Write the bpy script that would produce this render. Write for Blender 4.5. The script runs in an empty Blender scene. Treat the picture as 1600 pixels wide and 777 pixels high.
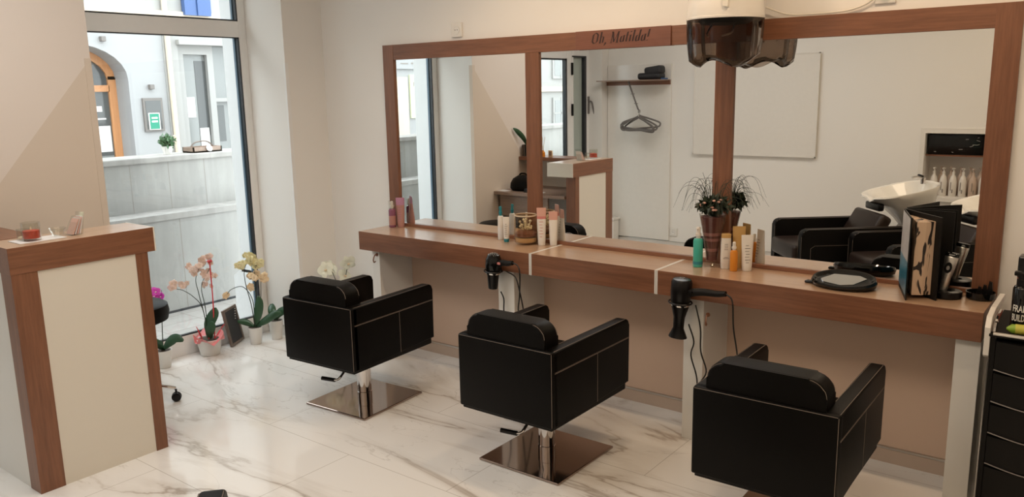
import bpy, bmesh, math, random
from mathutils import Vector, Matrix, Euler
random.seed(7)
S = bpy.context.scene
COL = S.collection
PI = math.pi

# ------------------------------------------------------------------ camera
def cam_axes(yaw, pit, rol):
    f = Vector((-math.sin(yaw)*math.cos(pit), math.cos(yaw)*math.cos(pit), math.sin(pit)))
    r = f.cross(Vector((0, 0, 1))).normalized(); u = r.cross(f)
    c, s = math.cos(rol), math.sin(rol)
    return c*r+s*u, -s*r+c*u, f
cam = bpy.data.cameras.new('camera'); cam_o = bpy.data.objects.new('camera', cam); COL.objects.link(cam_o)
_r, _u, _f = cam_axes(0.6596, -0.1929, -0.0198)
M = Matrix((_r, _u, -_f)).transposed().to_4x4(); M.translation = Vector((3.6985, -3.6205, 1.6345))
cam_o.matrix_world = M
cam.sensor_width = 36; cam.lens = 1270.9*36/1600; cam.clip_start = 0.02; cam.clip_end = 200
S.camera = cam_o

# ------------------------------------------------------------------ world, lamps, exposure
w = bpy.data.worlds.new('overcast_sky'); S.world = w; w.use_nodes = True
w.node_tree.nodes['Background'].inputs[0].default_value = (0.95, 0.98, 1.0, 1)
w.node_tree.nodes['Background'].inputs[1].default_value = 5.4
S.view_settings.view_transform = 'Standard'; S.view_settings.look = 'None'
S.view_settings.exposure = 0.0; S.view_settings.gamma = 1; S.view_settings.use_curve_mapping = False
S.cycles.max_bounces = 12; S.cycles.diffuse_bounces = 5; S.cycles.glossy_bounces = 6
S.cycles.transmission_bounces = 8; S.cycles.transparent_max_bounces = 12
S.cycles.caustics_reflective = True; S.cycles.caustics_refractive = False
S.cycles.sample_clamp_indirect = 4.0
def lamp_point(x, y, z, watts, col, r=0.05, spot=None):
    l = bpy.data.lights.new('ceiling_downlight', 'SPOT' if spot else 'POINT'); l.energy = watts; l.color = col; l.shadow_soft_size = r
    if spot: l.spot_size = math.radians(spot); l.spot_blend = 0.6
    o = bpy.data.objects.new('ceiling_downlight', l); COL.objects.link(o); o.location = (x, y, z)
def lamp_area(x, y, z, sx, sy, watts, col):  # unseen fill light, added to brighten and tint the room
    l = bpy.data.lights.new('ceiling_fill_light', 'AREA'); l.shape = 'RECTANGLE'; l.size = sx; l.size_y = sy; l.energy = watts; l.color = col
    o = bpy.data.objects.new('ceiling_fill_light', l); COL.objects.link(o); o.location = (x, y, z)
WARM = (1.0, 0.72, 0.47)
for x, watts in ((1.1, 17), (1.95, 19), (2.8, 18), (3.65, 14)):
    lamp_point(x, -0.72, 2.62, watts, WARM, 0.045, 150)
lamp_area(0.7, -2.2, 2.66, 1.4, 0.9, 24, (1.0, 0.97, 0.94))
lamp_area(2.9, -2.4, 2.66, 1.4, 0.9, 21, (1.0, 0.79, 0.56))
def portal(x, y, z, sy, sz):
    l = bpy.data.lights.new('window_portal', 'AREA'); l.shape = 'RECTANGLE'; l.size = sz; l.size_y = sy; l.cycles.is_portal = True
    o = bpy.data.objects.new('window_portal', l); COL.objects.link(o); o.location = (x, y, z); o.rotation_euler = (0, -PI/2, 0)
portal(-1.45, -0.92, 1.3, 1.4, 2.7); portal(-1.45, -3.2, 1.1, 1.3, 2.2)

# ------------------------------------------------------------------ materials
def new_mat(name):
    m = bpy.data.materials.new(name); m.use_nodes = True
    nt = m.node_tree; b = nt.nodes['Principled BSDF']; return m, nt, b
def N(nt, t, **k):
    n = nt.nodes.new(t)
    for a, v in k.items():
        if a in n.inputs: n.inputs[a].default_value = v
        else: setattr(n, a, v)
    return n
def plain(name, col, rough=0.5, metal=0.0, noise=0.03, scale=30, bump=0.0, coat=0.0, spec=0.5):
    m, nt, b = new_mat(name)
    tc = N(nt, 'ShaderNodeTexCoord'); no = N(nt, 'ShaderNodeTexNoise', Scale=scale, Detail=3.0)
    nt.links.new(tc.outputs['Object'], no.inputs['Vector'])
    mx = N(nt, 'ShaderNodeMix', data_type='RGBA')
    mx.inputs[6].default_value = (*[c*(1-noise) for c in col], 1); mx.inputs[7].default_value = (*[min(1, c*(1+noise)) for c in col], 1)
    nt.links.new(no.outputs['Fac'], mx.inputs[0]); nt.links.new(mx.outputs[2], b.inputs['Base Color'])
    b.inputs['Roughness'].default_value = rough; b.inputs['Metallic'].default_value = metal
    b.inputs['Specular IOR Level'].default_value = spec; b.inputs['Coat Weight'].default_value = coat
    if bump:
        bp = N(nt, 'ShaderNodeBump', Strength=bump, Distance=0.002); nt.links.new(no.outputs['Fac'], bp.inputs['Height']); nt.links.new(bp.outputs[0], b.inputs['Normal'])
    return m
def wood(name, c1, c2, axis='X', rough=0.35, scale=1.0, spec=0.5):
    m, nt, b = new_mat(name)
    tc = N(nt, 'ShaderNodeTexCoord'); mp = N(nt, 'ShaderNodeMapping')
    s = {'X': (1.2, 22, 22), 'Y': (22, 1.2, 22), 'Z': (22, 22, 1.2)}[axis]
    mp.inputs['Scale'].default_value = [q*scale for q in s]
    nt.links.new(tc.outputs['Object'], mp.inputs['Vector'])
    n1 = N(nt, 'ShaderNodeTexNoise', Scale=1.0, Detail=5.0, Roughness=0.6, Distortion=0.6)
    n2 = N(nt, 'ShaderNodeTexNoise', Scale=5.0, Detail=4.0, Roughness=0.7)
    nt.links.new(mp.outputs[0], n1.inputs['Vector']); nt.links.new(mp.outputs[0], n2.inputs['Vector'])
    ad = N(nt, 'ShaderNodeMath', operation='MULTIPLY_ADD'); ad.inputs[1].default_value = 0.5
    nt.links.new(n2.outputs['Fac'], ad.inputs[0])
    ml = N(nt, 'ShaderNodeMath', operation='MULTIPLY'); ml.inputs[1].default_value = 0.5
    nt.links.new(n1.outputs['Fac'], ml.inputs[0]); nt.links.new(ml.outputs[0], ad.inputs[2])
    cr = N(nt, 'ShaderNodeValToRGB'); cr.color_ramp.elements[0].position = 0.33; cr.color_ramp.elements[1].position = 0.68
    cr.color_ramp.elements[0].color = (*c1, 1); cr.color_ramp.elements[1].color = (*c2, 1)
    nt.links.new(ad.outputs[0], cr.inputs[0]); nt.links.new(cr.outputs[0], b.inputs['Base Color'])
    b.inputs['Roughness'].default_value = rough; b.inputs['Specular IOR Level'].default_value = spec
    bp = N(nt, 'ShaderNodeBump', Strength=0.15, Distance=0.001); nt.links.new(n2.outputs['Fac'], bp.inputs['Height']); nt.links.new(bp.outputs[0], b.inputs['Normal'])
    return m
def topwood(name, axis):  # paler oak: light and reflections on the worktops put into the colour
    m = wood(name, (0.40, 0.25, 0.155), (0.52, 0.345, 0.225), axis, 0.30, 1.0, 0.6)
    m.node_tree.nodes['Principled BSDF'].inputs['Coat Weight'].default_value = 0.6; m.node_tree.nodes['Principled BSDF'].inputs['Coat Roughness'].default_value = 0.18
    return m
def glass(name, col=(1, 1, 1), rough=0.0, alpha_mix=None, ior=1.45):
    # thin pane: mostly clear with a reflective film, stays right from any side
    m, nt, b = new_mat(name)
    out = nt.nodes['Material Output']
    tr = N(nt, 'ShaderNodeBsdfTransparent'); tr.inputs[0].default_value = (*col, 1)
    gl = N(nt, 'ShaderNodeBsdfGlossy'); gl.inputs['Roughness'].default_value = rough
    fr = N(nt, 'ShaderNodeFresnel'); ge = N(nt, 'ShaderNodeNewGeometry')
    iv = N(nt, 'ShaderNodeMapRange'); iv.inputs['To Min'].default_value = ior; iv.inputs['To Max'].default_value = 1/ior
    nt.links.new(ge.outputs['Backfacing'], iv.inputs['Value']); nt.links.new(iv.outputs[0], fr.inputs[0])
    mx = N(nt, 'ShaderNodeMixShader')
    nt.links.new(fr.outputs[0], mx.inputs[0]); nt.links.new(tr.outputs[0], mx.inputs[1]); nt.links.new(gl.outputs[0], mx.inputs[2])
    nt.links.new(mx.outputs[0], out.inputs[0])
    return m
def marble():
    m, nt, b = new_mat('marble_floor_tiles')
    tc = N(nt, 'ShaderNodeTexCoord')
    def vein(scale, dist, width, seedv, stretch):
        mp = N(nt, 'ShaderNodeMapping'); mp.inputs['Location'].default_value = seedv; mp.inputs['Scale'].default_value = stretch
        mp.inputs['Rotation'].default_value = (0, 0, -0.9)
        nt.links.new(tc.outputs['Object'], mp.inputs['Vector'])
        n = N(nt, 'ShaderNodeTexNoise', Scale=scale, Detail=6.0, Roughness=0.55, Distortion=dist)
        nt.links.new(mp.outputs[0], n.inputs['Vector'])
        s = N(nt, 'ShaderNodeMath', operation='SUBTRACT'); s.inputs[1].default_value = 0.5; nt.links.new(n.outputs['Fac'], s.inputs[0])
        a = N(nt, 'ShaderNodeMath', operation='ABSOLUTE'); nt.links.new(s.outputs[0], a.inputs[0])
        r = N(nt, 'ShaderNodeMapRange'); r.inputs['From Min'].default_value = 0; r.inputs['From Max'].default_value = width
        r.inputs['To Min'].default_value = 1; r.inputs['To Max'].default_value = 0
        nt.links.new(a.outputs[0], r.inputs['Value'])
        return r.outputs[0]
    v1 = vein(0.75, 0.9, 0.013, (3.4, 1, 0), (.45, 1.9, 1)); v2 = vein(1.3, 1.2, 0.005, (7, 4, 0), (.6, 1.7, 1)); v3 = vein(0.75, 0.9, 0.055, (3.4, 1, 0), (.45, 1.9, 1))
    msk = N(nt, 'ShaderNodeTexNoise', Scale=1.3, Detail=2.0); nt.links.new(tc.outputs['Object'], msk.inputs['Vector'])
    mr = N(nt, 'ShaderNodeMapRange'); mr.inputs['From Min'].default_value = 0.38; mr.inputs['From Max'].default_value = 0.54; nt.links.new(msk.outputs['Fac'], mr.inputs['Value'])
    def mulc(a, k, msk=None):
        q = N(nt, 'ShaderNodeMath', operation='MULTIPLY'); nt.links.new(a, q.inputs[0]); q.inputs[1].default_value = k
        if msk is None: return q.outputs[0]
        p = N(nt, 'ShaderNodeMath', operation='MULTIPLY'); nt.links.new(q.outputs[0], p.inputs[0]); nt.links.new(msk, p.inputs[1]); return p.outputs[0]
    def mixc(fac, ca, cb):
        x = N(nt, 'ShaderNodeMix', data_type='RGBA')
        nt.links.new(fac, x.inputs[0])
        if isinstance(ca, tuple): x.inputs[6].default_value = (*ca, 1)
        else: nt.links.new(ca, x.inputs[6])
        x.inputs[7].default_value = (*cb, 1); return x.outputs[2]
    c = mixc(mulc(v3, 0.42, mr.outputs[0]), (0.80, 0.79, 0.77), (0.50, 0.45, 0.40))
    c = mixc(mulc(v1, 0.62, mr.outputs[0]), c, (0.30, 0.24, 0.19))
    c = mixc(mulc(v2, 0.40), c, (0.42, 0.39, 0.36))
    bk = N(nt, 'ShaderNodeTexBrick', Scale=1.0); bk.offset = 0.5
    bk.inputs['Mortar Size'].default_value = 0.0016; bk.inputs['Brick Width'].default_value = 1.2; bk.inputs['Row Height'].default_value = 0.6
    bk.inputs['Color1'].default_value = (1, 1, 1, 1); bk.inputs['Color2'].default_value = (1, 1, 1, 1); bk.inputs['Mortar'].default_value = (0.62, 0.60, 0.57, 1)
    mp = N(nt, 'ShaderNodeMapping'); mp.inputs['Location'].default_value = (0.25, 0.13, 0)
    nt.links.new(tc.outputs['Object'], mp.inputs['Vector']); nt.links.new(mp.outputs[0], bk.inputs['Vector'])
    x = N(nt, 'ShaderNodeMix', data_type='RGBA', blend_type='MULTIPLY'); x.inputs[0].default_value = 1
    nt.links.new(c, x.inputs[6]); nt.links.new(bk.outputs['Color'], x.inputs[7]); nt.links.new(x.outputs[2], b.inputs['Base Color'])
    b.inputs['Roughness'].default_value = 0.10; b.inputs['Specular IOR Level'].default_value = 0.5
    return m
def smoke_plastic():
    m, nt, b = new_mat('smoked_plastic')
    out = nt.nodes['Material Output']
    tr = N(nt, 'ShaderNodeBsdfTransparent'); tr.inputs[0].default_value = (0.46, 0.38, 0.32, 1)
    gl = N(nt, 'ShaderNodeBsdfGlossy'); gl.inputs['Roughness'].default_value = 0.04
    lw = N(nt, 'ShaderNodeLayerWeight'); lw.inputs['Blend'].default_value = 0.25
    mx = N(nt, 'ShaderNodeMixShader'); nt.links.new(lw.outputs['Fresnel'], mx.inputs[0])
    nt.links.new(tr.outputs[0], mx.inputs[1]); nt.links.new(gl.outputs[0], mx.inputs[2]); nt.links.new(mx.outputs[0], out.inputs[0])
    return m
def concrete(name, col, streak=0.25, rough=0.85):
    m, nt, b = new_mat(name)
    tc = N(nt, 'ShaderNodeTexCoord'); n = N(nt, 'ShaderNodeTexNoise', Scale=2.2, Detail=8.0, Roughness=0.65)
    nt.links.new(tc.outputs['Object'], n.inputs['Vector'])
    mp = N(nt, 'ShaderNodeMapping'); mp.inputs['Scale'].default_value = (6, 6, 0.7); nt.links.new(tc.outputs['Object'], mp.inputs['Vector'])
    n2 = N(nt, 'ShaderNodeTexNoise', Scale=2.0, Detail=6.0); nt.links.new(mp.outputs[0], n2.inputs['Vector'])
    a = N(nt, 'ShaderNodeMath', operation='MULTIPLY'); nt.links.new(n.outputs['Fac'], a.inputs[0]); nt.links.new(n2.outputs['Fac'], a.inputs[1])
    cr = N(nt, 'ShaderNodeValToRGB'); cr.color_ramp.elements[0].position = 0.08; cr.color_ramp.elements[1].position = 0.38
    cr.color_ramp.elements[0].color = (*[c*(1-streak) for c in col], 1); cr.color_ramp.elements[1].color = (*[min(1, c*1.05) for c in col], 1)
    nt.links.new(a.outputs[0], cr.inputs[0]); nt.links.new(cr.outputs[0], b.inputs['Base Color']); b.inputs['Roughness'].default_value = rough
    return m
def hair_swatch():
    m, nt, b = new_mat('hair_swatch_page_edges')
    tc = N(nt, 'ShaderNodeTexCoord'); mp = N(nt, 'ShaderNodeMapping'); mp.inputs['Scale'].default_value = (38, 38, 10)
    nt.links.new(tc.outputs['Object'], mp.inputs['Vector'])
    n = N(nt, 'ShaderNodeTexNoise', Scale=1.0, Detail=2.0, Distortion=0.5); nt.links.new(mp.outputs[0], n.inputs['Vector'])
    cr = N(nt, 'ShaderNodeValToRGB'); cr.color_ramp.interpolation = 'LINEAR'
    cr.color_ramp.elements[0].position = 0.44; cr.color_ramp.elements[1].position = 0.47
    cr.color_ramp.elements[0].color = (0.02, 0.012, 0.01, 1); cr.color_ramp.elements[1].color = (0.62, 0.45, 0.32, 1)
    nt.links.new(n.outputs['Fac'], cr.inputs[0]); nt.links.new(cr.outputs[0], b.inputs['Base Color']); b.inputs['Roughness'].default_value = 0.5
    return m

OAK1, OAK2 = (0.145, 0.058, 0.029), (0.268, 0.115, 0.060)
MT = dict(
    wall=plain('white_wall_paint', (0.80, 0.775, 0.735), 0.75, noise=0.012, scale=4),
    accent=plain('beige_wall_tone', (0.66, 0.56, 0.46), 0.6, noise=0.012, scale=4),  # beige of the lower field on the left pier and its corner trim
    palebeige=plain('pale_beige_wall_tone', (0.74, 0.655, 0.58), 0.7, noise=0.012, scale=4),
    shadeskirt=plain('shade_tinted_marble_skirting', (0.50, 0.39, 0.31), 0.3, noise=0.12, scale=5),  # marble skirting darkened to tan: counter shadow put into the colour
    underpanel=plain('tan_under_counter_panel', (0.60, 0.44, 0.335), 0.6, noise=0.01),
    ceil=plain('ceiling_paint', (0.85, 0.83, 0.80), 0.8, noise=0.01),
    floor=marble(),
    skirt=plain('marble_skirting', (0.66, 0.63, 0.59), 0.25, noise=0.10, scale=5),
    white=plain('white_laminate', (0.74, 0.72, 0.68), 0.35, noise=0.01),
    cream=plain('cream_laminate', (0.72, 0.68, 0.60), 0.35, noise=0.01),
    alu=plain('aluminium_frame', (0.80, 0.79, 0.77), 0.38, 0.0, noise=0.02),
    gasket=plain('black_gasket', (0.02, 0.022, 0.026), 0.4),
    bluegasket=plain('blue_grey_gasket', (0.10, 0.15, 0.20), 0.3),
    chrome=plain('chrome', (0.75, 0.72, 0.70), 0.06, 1.0, noise=0.01),
    darkchrome=plain('polished_steel_base', (0.40, 0.32, 0.28), 0.09, 1.0, noise=0.02),
    steel=plain('brushed_steel', (0.60, 0.58, 0.55), 0.3, 1.0),
    mirror=plain('mirror_silver', (0.90, 0.91, 0.90), 0.0, 1.0, noise=0.0),
    leather=plain('black_leather', (0.0025, 0.002, 0.0016), 0.46, noise=0.25, scale=180, bump=0.10, spec=0.13),
    brownleather=plain('dark_brown_leather', (0.020, 0.012, 0.009), 0.40, noise=0.2, scale=180, bump=0.12, spec=0.3),
    thread=plain('pale_stitching_thread', (0.22, 0.175, 0.145), 0.7),
    blk=plain('black_plastic', (0.006, 0.005, 0.005), 0.28, spec=0.3),
    blkgloss=plain('black_gloss_plastic', (0.004, 0.004, 0.004), 0.06, spec=0.4),
    blkmatte=plain('black_matte', (0.008, 0.007, 0.006), 0.55, spec=0.2),
    whitegloss=plain('white_gloss_plastic', (0.76, 0.73, 0.68), 0.18),
    ceramic=plain('white_ceramic', (0.80, 0.77, 0.71), 0.10, coat=0.6),
    oakx=wood('red_oak_grain_x', OAK1, OAK2, 'X'), oakz=wood('red_oak_grain_z', OAK1, OAK2, 'Z'), oaky=wood('red_oak_grain_y', OAK1, OAK2, 'Y'),
    topx=topwood('red_oak_polished_lit_top_x', 'X'), topy=topwood('red_oak_polished_lit_top_y', 'Y'),
    darkleaf=plain('dark_green_leaf', (0.016, 0.028, 0.012), 0.45, noise=0.4),
    greyoak=wood('grey_brown_oak', (0.20, 0.13, 0.095), (0.34, 0.24, 0.18), 'X'), greyoakz=wood('grey_brown_oak_z', (0.20, 0.13, 0.095), (0.34, 0.24, 0.18), 'Z'),
    text=plain('burnt_letter_brown', (0.035, 0.014, 0.010), 0.7),
    pane=glass('window_glass', (0.94, 0.97, 0.97)), greenpane=plain('frosted_door_film', (0.40, 0.45, 0.41), 0.25),
    clear=glass('clear_glass', (0.93, 0.93, 0.91)), brownglass=glass('brown_tinted_glass', (0.93, 0.86, 0.75)),
    smoke=smoke_plastic(),
    pave=concrete('pale_stone_paving', (0.33, 0.31, 0.29), 0.12), conc=concrete('grey_concrete', (0.33, 0.322, 0.305), 0.22),
    coping=concrete('worn_coping_stone', (0.36, 0.345, 0.325), 0.35),
    facade=plain('pale_render', (0.345, 0.347, 0.35), 0.85, noise=0.02, scale=3), facade2=plain('white_render', (0.34, 0.336, 0.325), 0.8, noise=0.02),
    whiteout=plain('white_exterior_reveal', (0.72, 0.72, 0.72), 0.7),
    orangewood=wood('orange_door_wood', (0.50, 0.22, 0.09), (0.66, 0.32, 0.14), 'Z'),
    darkpane=plain('dark_shop_glass', (0.085, 0.09, 0.09), 0.08), greypane=plain('pale_shop_glass', (0.23, 0.24, 0.235), 0.08),
    green=plain('poster_green', (0.015, 0.24, 0.15), 0.5), yellow=plain('pale_yellow_poster', (0.62, 0.66, 0.42), 0.6), blue=plain('sign_blue', (0.045, 0.10, 0.26), 0.4),
    beigeout=plain('beige_render', (0.62, 0.52, 0.40), 0.8),
    leaf=plain('orchid_leaf', (0.030, 0.085, 0.040), 0.32, noise=0.3, scale=12), leaf2=plain('shrub_leaf', (0.06, 0.15, 0.06), 0.5, noise=0.4),
    stem=plain('dark_stem', (0.025, 0.035, 0.020), 0.6), pot=plain('white_ceramic_pot', (0.74, 0.72, 0.68), 0.3), soil=plain('bark_soil', (0.05, 0.035, 0.025), 0.9, noise=0.5),
    petal_pink=plain('pale_pink_petal', (0.80, 0.62, 0.54), 0.6), petal_yel=plain('pale_yellow_petal', (0.78, 0.72, 0.42), 0.6), petal_peach=plain('peach_petal', (0.80, 0.62, 0.40), 0.6),
    petal_mag=plain('magenta_petal', (0.60, 0.05, 0.45), 0.5), petal_wht=plain('cream_petal', (0.80, 0.80, 0.66), 0.6), red=plain('red_wrap', (0.62, 0.05, 0.06), 0.45),
    pinkfoil=plain('pink_cellophane', (0.72, 0.22, 0.22), 0.3, noise=0.3, scale=40), pinkbox=plain('pink_card', (0.70, 0.42, 0.34), 0.5),
    chalk=plain('chalkboard_black', (0.02, 0.02, 0.022), 0.5, noise=0.3, scale=15), greyframe=wood('weathered_frame', (0.12, 0.09, 0.075), (0.22, 0.17, 0.14), 'Z'),
    purple=plain('purple_liquid', (0.22, 0.07, 0.12), 0.25), lilac=plain('lilac_plastic', (0.42, 0.20, 0.30), 0.35), mauve=plain('dusty_rose_plastic', (0.40, 0.20, 0.17), 0.35),
    bwhite=plain('white_bottle', (0.72, 0.68, 0.62), 0.3), teal=plain('teal_plastic', (0.02, 0.20, 0.24), 0.3), aqua=plain('aqua_bottle', (0.05, 0.38, 0.30), 0.3),
    pinkcap=plain('pale_pink_plastic', (0.62, 0.34, 0.27), 0.35), salmon=plain('salmon_band', (0.58, 0.20, 0.18), 0.4), orange=plain('orange_bottle', (0.62, 0.22, 0.02), 0.25), amber=plain('amber_tube', (0.50, 0.30, 0.10), 0.3),
    greytxt=plain('grey_print', (0.22, 0.19, 0.17), 0.6), sand=plain('cream_sand', (0.62, 0.50, 0.36), 0.9), pebble=plain('dark_pebbles', (0.17, 0.08, 0.06), 0.5, noise=0.6, scale=60), redsand=plain('brick_red_sand', (0.12, 0.034, 0.028), 0.7, noise=0.2), pinksand=plain('rose_sand', (0.33, 0.14, 0.13), 0.8),
    greentxt=plain('olive_panel', (0.25, 0.22, 0.11), 0.5), candle=plain('red_candle_wax', (0.50, 0.06, 0.03), 0.4, noise=0.5, scale=60), wick=plain('cream_wax', (0.7, 0.6, 0.42), 0.5), paper=plain('white_paper', (0.72, 0.70, 0.68), 0.6),
    silver=plain('satin_silver', (0.62, 0.60, 0.57), 0.28, 0.9), lime=plain('lime_green', (0.22, 0.36, 0.03), 0.4), yelgrn=plain('yellow_label', (0.55, 0.52, 0.08), 0.45), wtext=plain('white_print', (0.75, 0.73, 0.68), 0.5),
    cover=plain('printed_cover_grey', (0.40, 0.38, 0.38), 0.3, noise=0.5, scale=9), bluecover=plain('printed_cover_blue', (0.02, 0.14, 0.22), 0.3, noise=0.6, scale=18), redlbl=plain('dark_red_label', (0.22, 0.05, 0.03), 0.4),
    hair=hair_swatch(), greyplastic=plain('grey_hanger_plastic', (0.16, 0.145, 0.135), 0.45), bag=plain('black_nylon', (0.015, 0.015, 0.018), 0.55), bluefab=plain('blue_fabric', (0.03, 0.10, 0.25), 0.7), cord=plain('black_cord', (0.012, 0.012, 0.012), 0.5), whitecord=plain('white_cord', (0.7, 0.66, 0.58), 0.5),
)

# ------------------------------------------------------------------ mesh helpers
def setp(o, label=None, cat=None, group=None, kind=None):
    if label: o['label'] = label
    if cat: o['category'] = cat
    if group: o['group'] = group
    if kind: o['kind'] = kind
    return o
def link(name, bm, mats, parent=None, smooth=False):
    me = bpy.data.meshes.new(name); bmesh.ops.recalc_face_normals(bm, faces=bm.faces[:]); bm.to_mesh(me); bm.free()
    for m in (mats if isinstance(mats, (list, tuple)) else [mats]): me.materials.append(MT[m] if isinstance(m, str) else m)
    if smooth:
        for p in me.polygons: p.use_smooth = True
        me.set_sharp_from_angle(angle=math.radians(38))
    o = bpy.data.objects.new(name, me); COL.objects.link(o)
    if parent: o.parent = parent
    return o
def empty(name, loc=(0, 0, 0), rz=0, label=None, cat=None, group=None):
    o = bpy.data.objects.new(name, None); COL.objects.link(o); o.location = loc; o.rotation_euler = (0, 0, rz); o.empty_display_size = 0.05
    return setp(o, label, cat, group)
def BM(): return bmesh.new()
def box(bm, a, b, mi=0, bev=0.0, seg=2, mat=None):
    vs = [bm.verts.new((x, y, z)) for x in (a[0], b[0]) for y in (a[1], b[1]) for z in (a[2], b[2])]
    F = [(0, 1, 3, 2), (4, 6, 7, 5), (0, 4, 5, 1), (2, 3, 7, 6), (0, 2, 6, 4), (1, 5, 7, 3)]
    fs = [bm.faces.new([vs[i] for i in f]) for f in F]
    for f in fs: f.material_index = mi
    if mat is not None: bmesh.ops.transform(bm, matrix=mat, verts=vs)
    if bev:
        es = list({e for f in fs for e in f.edges})
        r = bmesh.ops.bevel(bm, geom=es, offset=bev, segments=seg, profile=0.5, affect='EDGES')
        for f in r['faces']: f.material_index = mi
    return bm
def topface(bm, z):
    for f in bm.faces:
        if all(abs(v.co.z-z) < 1e-4 for v in f.verts): f.material_index = 1
def prism(bm, pts, axis, a0, a1, mi=0, bev=0.0, seg=2):
    """extrude a 2-D outline (u,v) along an axis: 'X'->(y,z) 'Y'->(x,z) 'Z'->(x,y)"""
    def mk(p, t): return {'X': (t, p[0], p[1]), 'Y': (p[0], t, p[1]), 'Z': (p[0], p[1], t)}[axis]
    v0 = [bm.verts.new(mk(p, a0)) for p in pts]; v1 = [bm.verts.new(mk(p, a1)) for p in pts]
    n = len(pts); fs = [bm.faces.new(v0[::-1]), bm.faces.new(v1)]
    for i in range(n): fs.append(bm.faces.new((v0[i], v0[(i+1) % n], v1[(i+1) % n], v1[i])))
    for f in fs: f.material_index = mi
    if bev:
        es = list({e for f in fs[:2] for e in f.edges})
        r = bmesh.ops.bevel(bm, geom=es, offset=bev, segments=seg, profile=0.5, affect='EDGES')
        for f in r['faces']: f.material_index = mi
    return bm
def rrect(x0, y0, x1, y1, r, corners=(1, 1, 1, 1), n=5):
    """rounded rectangle outline; corners = bl, br, tr, tl"""
    P = []
    for k, (cx, cy, sx, sy, a) in enumerate(((x0, y0, 1, 1, PI), (x1, y0, -1, 1, 1.5*PI), (x1, y1, -1, -1, 0), (x0, y1, 1, -1, .5*PI))):
        rr = r if corners[k] is True or corners[k] == 1 else (corners[k] or 0)
        if not rr: P.append((cx, cy)); continue
        for i in range(n+1):
            t = a+i*PI/2/n; P.append((cx+sx*rr+rr*math.cos(t), cy+sy*rr+rr*math.sin(t)))
    return P
def lathe(bm, prof, c=(0, 0, 0), n=24, mi=0, sx=1, sy=1, mat=None, cap=True):
    rings = []; allv = []
    for r, z in prof:
        ring = [bm.verts.new((c[0]+r*sx*math.cos(2*PI*i/n), c[1]+r*sy*math.sin(2*PI*i/n), c[2]+z)) for i in range(n)]
        rings.append(ring); allv += ring
    for a, b in zip(rings, rings[1:]):
        for i in range(n):
            f = bm.faces.new((a[i], a[(i+1) % n], b[(i+1) % n], b[i])); f.material_index = mi
    if cap:
        for ring in (rings[0][::-1], rings[-1]):
            f = bm.faces.new(ring); f.material_index = mi
    if mat is not None: bmesh.ops.transform(bm, matrix=mat, verts=allv)
    return bm
def smoothpts(pts, k=6):
    P = [Vector(p) for p in pts]; Q = [P[0]*2-P[1]]+P+[P[-1]*2-P[-2]]; out = []
    for i in range(1, len(Q)-2):
        for j in range(k):
            t = j/k; a, b, c, d = Q[i-1], Q[i], Q[i+1], Q[i+2]
            out.append(0.5*((2*b)+(c-a)*t+(2*a-5*b+4*c-d)*t*t+(3*b-a-3*c+d)*t**3))
    out.append(P[-1]); return out
def tube(bm, pts, r, n=6, mi=0, smooth=True, r1=None):
    P = smoothpts(pts) if smooth and len(pts) > 2 else [Vector(p) for p in pts]
    rings = []; prev = None; L = len(P)
    for i, p in enumerate(P):
        d = (P[min(i+1, L-1)]-P[max(i-1, 0)])
        if d.length < 1e-9: d = Vector((0, 0, 1))
        d.normalize()
        if prev is None:
            a = d.orthogonal().normalized()
        else:
            a = prev-d*prev.dot(d)
            a = a.normalized() if a.length > 1e-6 else d.orthogonal().normalized()
        prev = a; b = d.cross(a); rr = r if r1 is None else r+(r1-r)*i/(L-1)
        rings.append([bm.verts.new(p+a*rr*math.cos(2*PI*k/n)+b*rr*math.sin(2*PI*k/n)) for k in range(n)])
    for A, B in zip(rings, rings[1:]):
        for k in range(n):
            f = bm.faces.new((A[k], A[(k+1) % n], B[(k+1) % n], B[k])); f.material_index = mi
    for R_ in (rings[0][::-1], rings[-1]):
        f = bm.faces.new(R_); f.material_index = mi
    return bm
def loft(bm, rings, mi=0, cap0=True, cap1=True, closed=False):
    R = [[bm.verts.new(p) for p in ring] for ring in rings]; n = len(R[0])
    for a, b in zip(R, R[1:]):
        for i in range(n):
            f = bm.faces.new((a[i], a[(i+1) % n], b[(i+1) % n], b[i])); f.material_index = mi
    if cap0: bm.faces.new(R[0][::-1]).material_index = mi
    if cap1: bm.faces.new(R[-1]).material_index = mi
    return bm
def superring(cx, cy, z, a, b, e=2.6, n=32, tilt=0.0):
    P = []
    for i in range(n):
        t = 2*PI*i/n; c, s = math.cos(t), math.sin(t)
        x = a*math.copysign(abs(c)**(2/e), c); y = b*math.copysign(abs(s)**(2/e), s)
        P.append((cx+x, cy+y, z+tilt*x))
    return P
def disc_fill(bm, c, r, n=20, mi=0):
    f = bm.faces.new([bm.verts.new((c[0]+r*math.cos(2*PI*i/n), c[1]+r*math.sin(2*PI*i/n), c[2])) for i in range(n)]); f.material_index = mi
def copy_tree(o, parent=None):
    c = o.copy(); COL.objects.link(c)
    if parent is not None: c.parent = parent
    for ch in list(o.children): copy_tree(ch, c)
    return c
def RZ(a): return Matrix.Rotation(a, 4, 'Z')
def TR(x, y, z): return Matrix.Translation((x, y, z))
def struct(name, bm, m): return setp(link(name, bm, m), kind='structure')

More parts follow.
